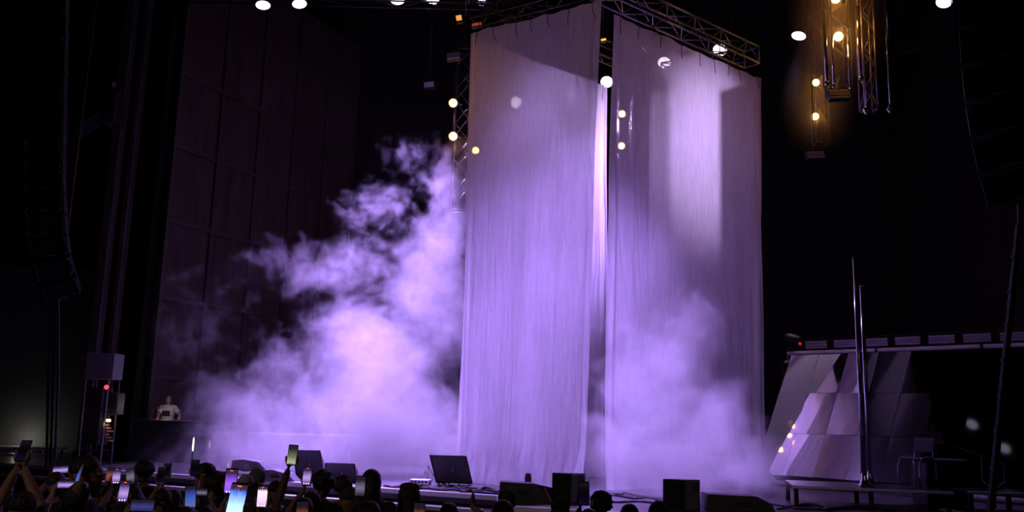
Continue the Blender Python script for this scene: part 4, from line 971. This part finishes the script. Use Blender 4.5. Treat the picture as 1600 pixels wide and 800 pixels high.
def ik(S, Wp, l1, l2, pole):
    d = Wp-S; L = d.length
    if L > (l1+l2)*.985: k = L/((l1+l2)*.985); l1 *= k; l2 *= k
    a = (l1*l1-l2*l2+L*L)/(2*L); h = math.sqrt(max(l1*l1-a*a, 0)); u = d.normalized(); p = (pole-u*pole.dot(u))
    p = p.normalized() if p.length > 1e-5 else Vector((0, 0, -1))
    return S+u*a+p*h
def hand_parts(mb, M, side, wide):
    """a hand gripping the phone whose frame is M (x right, z up, y away from the user); returns the wrist"""
    s = side
    T = lambda x, y, z: M @ Vector((x*s, y, z))
    Rm = M.to_3x3()
    if not wide:
        mb.ball(T(.020, .026, -.050), (.036, .016, .046), 10, 8, Rm)
        for k, (z, x2) in enumerate(((-.004, -.041), (-.026, -.043), (-.048, -.042), (-.068, -.039))):     # four fingers round the far edge
            mb.path([T(.020, .026, z-.012), T(-.012, .022, z), T(x2-.006, .010, z+.004), T(x2-.004, -.006, z+.003), T(x2+.008, -.012, z)], .009, 6, [.0105, .0105, .0100, .009, .008])
        mb.path([T(.040, .022, -.070), T(.052, .012, -.045), T(.049, -.002, -.015), T(.043, -.009, .008)], .011, 6, [.014, .0125, .011, .009])
        w = T(.030, .045, -.125); mb.path([T(.022, .028, -.06), w], .026, 8, [.030, .027])
    else:
        mb.ball(T(.090, .022, -.030), (.026, .020, .042), 10, 8, Rm)
        for k in range(4):
            x = .074-.018*k
            mb.path([T(.088, .026, -.012-.008*k), T(x+.004, .020, .012-.01*k), T(x-.012, .013, .026-.012*k)], .009, 6, [.011, .010, .0085])
        mb.path([T(.092, .010, -.045), T(.080, -.006, -.040), T(.062, -.012, -.022)], .011, 6, [.013, .0115, .009])
        w = T(.100, .012, -.095); mb.path([T(.092, .020, -.04), w], .026, 8, [.030, .026])
    return w
def free_hand(mb, Wp, d, side, curl=.5):
    """relaxed or closed hand leaving the wrist along d"""
    d = Vector(d).normalized(); s, t = basis(d); n = s.cross(d)
    c = Wp+d*.055; Rm = Matrix((s, n, d)).transposed()
    mb.path([Wp-d*.01, c], .027, 8, [.027, .034]); mb.ball(c+d*.012, (.040, .018, .048), 10, 8, Rm)
    for k in range(4):
        b = c+d*.045+s*(-.030+.020*k); L = (.070, .078, .072, .056)[k]
        mb.path([b, b+d*L*.45-n*L*.15*curl, b+d*L*(.75-.35*curl)-n*L*.55*curl, b+d*L*(1-.9*curl)-n*L*.8*curl], .009, 6, [.0105, .010, .0095, .008])
    b = c-s*.034-d*.01
    mb.path([c-s*.02-d*.02, b-s*.02+d*.022, b-s*.018-n*.02*curl+d*.05], .0115, 6, [.015, .012, .009])

def loft(mb, rings, n=16):
    vs = []; fs = []
    for (z, rx, ry, cy) in rings:
        vs += [Vector((rx*math.cos(2*PI*k/n)*(1+.08*abs(math.sin(4*PI*k/n))), cy+ry*math.sin(2*PI*k/n), z)) for k in range(n)]
    m = len(rings)
    for i in range(m-1):
        for k in range(n): fs.append((i*n+k, i*n+(k+1) % n, (i+1)*n+(k+1) % n, (i+1)*n+k))
    fs += [tuple(range(n-1, -1, -1)), tuple(range((m-1)*n, m*n))]
    return mb.add(vs, fs)
BAKE = []
def rem(mb, name, m, parent, vox, sm=4):
    o = mb.build(name, m, parent, True)
    r = o.modifiers.new('remesh', 'REMESH'); r.mode = 'VOXEL'; r.voxel_size = vox; r.use_smooth_shade = True
    if sm: s = o.modifiers.new('smooth', 'SMOOTH'); s.factor = .5; s.iterations = sm
    BAKE.append(o); return o
HAIRC = {}
def person(label, pos, H, yaw=0.0, skin=1, top='black', legs='charcoal', hair='short', hairm=None, holds=(), sleeves='short', gest=None, lean=0.0, head_tilt=0.0, wide_b=1.0, group='people in the crowd', vox=.0125, look=0.0):
    """pos: ground point; yaw: facing (0 looks at the stage); holds: list of (phone frame in world, side or 0 for both, wide)"""
    k = H/1.74
    o = thing('person', label, 'person', pos, (0, 0, yaw), group)
    inv = (Matrix.Translation(pos) @ Matrix.Rotation(yaw, 4, 'Z')).inverted()
    b = MB(); sh = MB(); tr = MB()
    ring = [(.80, .150, .105, 0), (.90, .172, .122, -.005), (1.00, .155, .112, 0), (1.10, .145, .103, .005), (1.22, .165, .112, .005), (1.34, .180, .112, .0), (1.42, .165, .095, -.005), (1.47, .105, .075, -.01), (1.50, .060, .058, -.012)]
    ring = [(z*k, rx*wide_b*k, ry*wide_b*k, cy*k) for z, rx, ry, cy in ring]
    loft(b, ring)
    loft(sh, [(z+.004*(i > 6), rx+.016, ry+.016, cy) for i, (z, rx, ry, cy) in enumerate(ring[:-1])])
    hc = Vector((0, .028, H-.118*k)); Hr = Matrix.Rotation(look, 3, 'Z') @ Matrix.Rotation(head_tilt, 3, 'X')
    HT = lambda x, y, z: hc + Hr @ (Vector((x, y, z))*k)
    # head: cranium, face block, jaw, nose, brow, lips, ears
    b.ball(HT(0, -.012, .022), (.076*k, .094*k, .096*k), 18, 12, Hr); b.ball(HT(0, .022, -.040), (.060*k, .064*k, .074*k), 14, 10, Hr)
    b.ball(HT(0, .050, -.086), (.036*k, .030*k, .026*k), 10, 8, Hr)
    b.path([HT(0, .080, .012), HT(0, .100, -.018), HT(0, .086, -.032)], .01, 6, [.008*k, .014*k, .013*k])
    b.path([HT(-.045, .066, .022), HT(0, .084, .026), HT(.045, .066, .022)], .01, 6, [.012*k, .012*k, .012*k])
    b.path([HT(-.022, .074, -.056), HT(0, .085, -.055), HT(.022, .074, -.056)], .009, 6); b.path([HT(-.020, .072, -.068), HT(0, .081, -.068), HT(.020, .072, -.068)], .009, 6)
    for s in (-1, 1): b.ball(HT(s*.079, -.008, -.012), (.012*k, .020*k, .032*k), 8, 6, Hr @ Matrix.Rotation(s*.3, 3, 'Z'))
    b.path([Vector((0, -.012, 1.44*k)), HT(0, -.018, -.055)], .058*k, 12, [.066*k, .056*k])
    for s in (-1, 1):
        hip, kn, an = Vector((s*.088*k, 0, .88*k)), Vector((s*.095*k, .015, .48*k)), Vector((s*.10*k, -.01, .07*k))
        b.path([hip, kn, an], .06, 10, [.085*k, .055*k, .038*k]); b.ball(an+Vector((0, .055, -.035*k)), (.042*k, .115*k, .035), 10, 6)
        tr.path([hip+Vector((0, 0, .05)), kn, an+Vector((0, 0, .03))], .07, 10, [.105*k, .075*k, .062*k])
    loft(tr, [(z, rx+.012, ry+.012, cy) for z, rx, ry, cy in ring[:3]])
    S = {s: Vector((s*.178*k*wide_b, -.005, 1.395*k)) for s in (-1, 1)}
    used = set()
    def arm(s, w, pole):
        e = ik(S[s], w, .295*k, .265*k, pole); used.add(s)
        b.path([S[s], (S[s]+e)/2, e, (e*.6+w*.4), w], .04, 10, [.056*k, .048*k, .040*k, .041*k, .028*k]); b.ball(S[s], .062*k, 10, 8)
        en = e if sleeves == 'short' else w
        sp = [S[s]-(e-S[s]).normalized()*.02, (S[s]+e)/2, S[s]*.22+e*.78] if sleeves == 'short' else [S[s], (S[s]+e)/2, e, e*.15+w*.85]
        sh.path(sp, .06, 10, [.076*k, .070*k, .066*k] if sleeves == 'short' else [.076*k, .066*k, .058*k, .044*k]); sh.ball(S[s], .076*k, 10, 8)
    for (PMx, side, wide) in holds:
        Ml = inv @ PMx
        for s in ((-1, 1) if side == 0 else (side,)):
            w = hand_parts(b, Ml, s if wide or side == 0 else side, wide)
            arm(s, w, Vector((s*.7, -.25, -.8)))
    if gest:
        for (s, target, d, curl) in gest:
            w = inv @ Vector(target); arm(s, w, Vector((s*.8, -.3, -.5))); free_hand(b, w, inv.to_3x3() @ Vector(d), s, curl)
    for s in (-1, 1):
        if s not in used:
            w = Vector((s*.25*k*wide_b, .07, .86*k)); arm(s, w, Vector((s*.3, -1, 0))); free_hand(b, w, Vector((0, .15, -1)), s, .45)
    rem(b, 'body', SKINS[skin], o, vox)
    rem(sh, 'shirt', CLOTHS[top], o, .02, 3); rem(tr, 'trousers', CLOTHS[legs], o, .026, 3)
    for s in (-1, 1): MB().ball(HT(s*.030, .071, .006), .0115*k, 8, 6).build('eye', EYEM, o, True)
    hm = hairm or HAIRM
    h = MB()
    def shell(rx, ry, rz, dy, dz, zcut=-.2, ycut=9):
        n, m = 20, 14; c = MB().ball((0, 0, 0), (rx, ry, rz), n, m)
        vs = [HT(p.x, p.y+dy, max(p.z, zcut)+dz) if p.y < ycut else HT(p.x, ycut+dy, max(p.z, zcut)+dz) for p in c.v]; h.add(vs, c.f)
    rr = random.Random(int(H*1000)+len(label))
    if hair == 'short': shell(.084, .098, .092, -.020, .034, -.030, .085)
    elif hair == 'bald': shell(.079, .093, .090, -.018, .032, -.005, .07)
    elif hair in ('bushy', 'curly'):
        R0 = .090 if hair == 'curly' else .098
        shell(R0, R0*1.05, R0, -.022, .030, -.075, .075)
        for q in range(60 if hair == 'curly' else 90):
            a, e_ = rr.uniform(0, 2*PI), rr.uniform(-.55, 1.5); d = Vector((math.cos(a)*math.cos(e_), math.sin(a)*math.cos(e_), math.sin(e_)))
            if d.y > .55 and d.z < .45: continue
            h.ball(HT(d.x*R0, d.y*R0-.022, d.z*R0+.030), rr.uniform(.016, .027)*k, 6, 5)
    elif hair in ('long', 'braids'):
        shell(.090, .104, .098, -.024, .030, -.06, .075)
        n_ = 26
        for q in range(n_):
            a = PI*.93 + (q/(n_-1))*PI*1.14
            c0 = HT(math.cos(a)*.078, math.sin(a)*.090-.02, .01); L = .26 if hair == 'long' else .30
            c1 = HT(math.cos(a)*.088, math.sin(a)*.105-.02, -.10); c2 = Vector((c1.x*1.02, c1.y-.01, c1.z-L*.62))
            h.path([c0, c1, c2], .02, 6, [.022*k, .021*k, .014*k] if hair == 'long' else [.015*k, .013*k, .009*k])
        if hair == 'braids':
            for q in range(9):
                a = (q-4)*.33; pts = [HT(math.sin(a)*.085*math.cos(e_), -.02-.1*math.sin(e_-.6), .03+.098*math.sin(e_+.9)*math.cos(a*.55)) for e_ in (.1, .5, .9, 1.3)]
                h.path(pts, .012, 6)
    elif hair in ('cap', 'hood', 'beanie'):
        if hair == 'hood': shell(.102, .118, .112, -.02, .018, -.12, .08)
        else: shell(.088, .103, .088, -.012, .040, -.012)
        if hair == 'cap':
            hm2 = hm; vs = MB().ball((0, 0, 0), (.07, .085, .010), 14, 6); h.add([HT(p.x, p.y+.11, p.z+.032) for p in vs.v], vs.f)
    elif hair == 'bun': shell(.085, .100, .094, -.022, .032, -.045, .08); h.ball(HT(0, -.07, .125), .042*k, 10, 8)
    o2 = rem(h, {'cap': 'cap', 'hood': 'hood', 'beanie': 'beanie'}.get(hair, 'hair'), hm, o, .011, 3 if hair not in ('bushy', 'curly') else 1)
    return o

def pframe(x, y, Y, roll=0.0, pitch=0.0, yaw=0.0):
    c = P(x, y, Y); M3 = Matrix.Rotation(yaw, 3, 'Z') @ Matrix.Rotation(pitch, 3, 'X') @ Matrix.Rotation(roll, 3, 'Y')
    return Matrix.Translation(c) @ M3.to_4x4()
def crowd(label, hx, ty, Y, phones=(), H=None, **kw):
    """head centre column hx and top row from the picture at depth Y; phones: (x, y, depth, screen, side, wide, label, extras)"""
    p = P(hx, ty, Y); H = H or p.z
    hs = []
    for (x, y, d, scr, side, wide, lab, ex) in phones:
        F = pframe(x, y, d, ex.get('roll', 0), ex.get('pitch', R(-12)), ex.get('yaw', 0)); s = ex.get('size', 1.0)
        phone(F.to_translation(), F.to_3x3(), lab, scr, s, PHR if ex.get('red') else None, wide)
        hs.append((F, side, wide))
    return person(label, Vector((p.x, p.y, 0)), H, holds=hs, **kw)
r8 = R(8)
crowd('person cut by the picture edge beside the clasped raised hands', 4, 752, 7.2, top='charcoal', hair='short', skin=1)
crowd('person in black raising a dark phone high with both hands', 36, 768, 5.9, [(37, 704, 6.25, 'dark', 0, False, 'dark phone held high between two clasped hands', dict(pitch=R(-25)))], skin=1, top='black', hair='short')
crowd('person holding a small landscape phone behind the pale thin arms', 88, 738, 8.3, [(95, 734, 8.7, 'lilac', 0, True, 'landscape phone with a lilac corner above a dark head', dict(roll=R(-6)))], skin=1, hair='short', hairm=HAIRB)
crowd('person with pale thin arms filming with a landscape phone', 106, 776, 7.35, [(103, 757, 7.75, 'lilac', 0, True, 'white-framed landscape phone held by pale thin arms', dict(yaw=R(15), size=.9))], skin=2, hair='bun', top='black')
crowd('man in profile looking along the stage, phone at his chin', 134, 712, 6.6, [(124, 742, 6.5, 'blue', 1, False, 'phone with a blue edge held at the chin of the man in profile', dict(yaw=R(-50), roll=R(-12), size=.95))], yaw=R(-78), skin=1, hair='short', top='charcoal')
crowd('person raising a phone in a red case', 177, 756, 9.0, [(172, 741, 9.35, 'red', -1, False, 'phone in a red case beside a lilac-lit one', dict(red=True))], skin=1, hair='curly')
crowd('person lifting a narrow lilac-lit phone next to the red case', 191, 757, 8.4, [(182, 744, 8.8, 'lilac', -1, False, 'narrow lilac-lit phone right beside the red-cased one', dict(yaw=R(20)))], skin=1, hair='short')
crowd('person bent over a bright phone below the round bun head', 206, 757, 7.6, [(204, 743, 7.95, 'dimgrey', 1, False, 'tilted grey-lit phone in front of the smoke edge', dict(roll=R(-14)))], skin=1, hair='long')
crowd('person with round black hair standing where the purple mist begins', 227, 721, 10.0, hair='bushy', top='black', skin=0)
crowd('person holding a phone low with a round lilac glow', 192, 786, 6.2, [(194, 768, 6.55, 'lilac', 1, False, 'low phone with a round lilac glow', {})], skin=1, hair='short')
crowd('person holding up a black phone against the purple mist', 255, 764, 8.2, [(252, 742, 8.6, 'dark', -1, False, 'wide black phone silhouetted against the mist', dict(size=1.05))], skin=1, hair='short', top='black')
crowd('person behind holding a second black phone a little higher', 273, 766, 9.6, [(261, 735, 9.8, 'dark', -1, False, 'narrow black phone raised a little higher against the mist', dict(size=1.1))], skin=2, hair='long', top='maroon')
crowd('person behind a blurred blue landscape screen at the bottom edge', 224, 806, 5.2, [(223, 790, 5.6, 'dimblue', 0, True, 'blurred blue landscape screen at the bottom edge', {})], skin=1, hair='short')
crowd('man in a flat cap turned sideways behind a raised dark phone', 320, 724, 9.0, [(305, 731, 8.75, 'dark', 1, False, 'dark phone raised before the man in the flat cap', dict(yaw=R(10)))], yaw=R(-55), skin=1, hair='cap', hairm=HAIRB)
crowd('person hidden below two blue-lit phones', 290, 793, 5.7, [(298, 777, 6.05, 'blue', 1, False, 'saturated blue phone tilted under the flat-cap man', dict(roll=R(-8)))], skin=1, hair='short')
crowd('person with a landscape phone showing a bright flash spot', 318, 790, 7.0, [(313, 769, 7.35, 'dimgrey', 0, True, 'small landscape phone with a bright spot', dict(size=.8))], skin=1, hair='short')
crowd('person with a big dark head of hair in front of the purple phone', 341, 742, 7.6, hair='bushy', top='black', skin=0)
crowd('person mostly below the picture raising the purple phone', 371, 803, 5.4, [(361, 752, 5.85, 'purple', -1, False, 'phone with a vivid purple screen and red record mark', dict(pitch=R(-4), size=1.05))], H=1.62, skin=1, hair='short')
crowd('person nearest the camera filming with the brightest blue-white phone', 398, 830, 3.6, [(370, 784, 4.0, 'bluewhite', -1, False, 'brightest phone, blue and white, nearest the camera', dict(roll=R(5), size=1.05))], H=1.62, skin=2, hair='short')
crowd('person in a pale cap facing the smoke', 384, 742, 9.6, hair='cap', hairm=CLOTHS['pale'], top='grey', skin=1)
crowd('person in a grey hood farther back in the smoke', 402, 733, 10.2, hair='hood', hairm=CLOTHS['grey'], top='grey', skin=1)
crowd('person with smooth black hair in front of the pale cap', 402, 755, 7.3, hair='long', top='black', skin=0)
crowd('person below the picture edge raising the pink-white phone', 418, 812, 6.0, [(410, 776, 6.4, 'pink', -1, False, 'pink-white phone with a row of lit buttons', dict(pitch=R(-4)))], H=1.58, skin=1, hair='short')
crowd('person with short hair standing left of the raised arm in the smoke', 432, 751, 9.0, hair='short', top='charcoal', skin=1)
crowd('person raising one arm highest of all with a greenish phone', 474, 778, 6.9, [(457, 711, 7.2, 'green', -1, False, 'greenish phone raised highest, in front of the smoke', dict(roll=R(3), pitch=R(-6), size=1.05))], skin=0, hair='short', top='black')
crowd('person holding up a violet-lit phone with a chunky case', 487, 768, 7.9, [(480, 744, 8.25, 'lilac', -1, False, 'violet-lit phone between the raised arm and the bushy hair', dict(size=1.1))], skin=1, hair='short', top='black')
crowd('person at the bottom edge with a red-white phone', 476, 806, 5.0, [(472, 803, 5.4, 'red', -1, False, 'red and white phone at the bottom edge under the raised arm', {})], H=1.62, skin=1, hair='short')
crowd('person with bushy dark hair below the tall monitor', 506, 738, 8.6, hair='bushy', top='black', skin=0)
crowd('person with curly brown hair below the square monitor', 536, 745, 9.2, hair='curly', hairm=HAIRB, top='charcoal', skin=1)
crowd('person in a grey beanie between the curly hair and the oval head', 546, 763, 7.6, hair='beanie', hairm=CLOTHS['charcoal'], top='black', skin=1)
crowd('person with a tall oval head of sleek black hair', 581, 734, 8.5, hair='long', top='black', skin=0)
crowd('broad dark person filming with a grey-lit phone', 578, 784, 6.35, [(563, 760, 6.75, 'dimgrey', -1, False, 'grey-lit phone in front of the oval head', {})], wide_b=1.2, skin=0, hair='short', top='black')
crowd('person with braided hair in front of the pale deck edge', 640, 757, 7.2, hair='braids', hairm=HAIRB, top='black', skin=0)
crowd('person below the picture edge holding a reddish phone by the braids', 664, 808, 5.4, [(655, 804, 5.8, 'red', -1, False, 'reddish phone at the bottom edge beside the braids', {})], H=1.6, skin=1, hair='short')
crowd('person raising a loose fist before the pale deck edge', 702, 786, 7.6, gest=[(1, P(737, 791, 7.75), (.1, .1, 1), .9)], hair='short', top='black', skin=1)
crowd('person in a dark cap in front of the striped wedge', 792, 766, 8.2, hair='cap', hairm=CLOTHS['charcoal'], top='maroon', skin=0)
crowd('broad person with short hair in front of the dark cap', 786, 782, 6.5, hair='short', hairm=HAIRB, top='black', wide_b=1.15, skin=0)
crowd('person with a smooth head in front of the square box', 876, 779, 7.6, hair='beanie', hairm=CLOTHS['black'], top='black', skin=0)
crowd('person below the picture edge holding a dark phone by the curly head', 920, 806, 7.0, [(912, 771, 7.4, 'dark', -1, False, 'dark phone with a faint painted violet reflection before the slit', dict(size=1.25))], H=1.6, skin=0, hair='short')
crowd('person with a round mop of curls under the slit between the drapes', 940, 771, 8.2, hair='bushy', top='black', skin=0)
crowd('person with low dark hair in front of the cable bundle', 984, 788, 7.4, hair='short', top='black', skin=0)
crowd('person in a dark hood in front of the cable bundle', 1030, 784, 8.0, hair='hood', hairm=CLOTHS['charcoal'], top='charcoal', skin=0)
# performer at the desk
pd = P(265, 617, 22.75)
PRP = Vector((pd.x, 22.75, DECK))
person('performer in a pale printed shirt leaning on a desk in the mist', PRP, max(1.45, pd.z-DECK), yaw=PI, skin=1, top='white', hair='long', hairm=HAIRB, gest=[(-1, P(281, 651, 22.3), (0, -.6, -.5), .3), (1, P(247, 651, 22.3), (0, -.6, -.5), .3)], group='stage performers', vox=.013)
pr = [o for o in bpy.data.objects if o.get('group') == 'stage performers'][0]
MB().box((0, .142, 1.14), (.20, .006, .13), None, .002).build('shirt_print', CLOTHS['black'], pr)

bpy.context.view_layer.update()
dg = bpy.context.evaluated_depsgraph_get()
for o in BAKE:
    me = bpy.data.meshes.new_from_object(o.evaluated_get(dg)); old = o.data
    if not me.materials: me.materials.append(old.materials[0])
    me.polygons.foreach_set('use_smooth', [True]*len(me.polygons))
    o['_new'] = me.name
for o in BAKE:
    me = bpy.data.meshes[o['_new']]; del o['_new']; o.modifiers.clear(); o.data = me
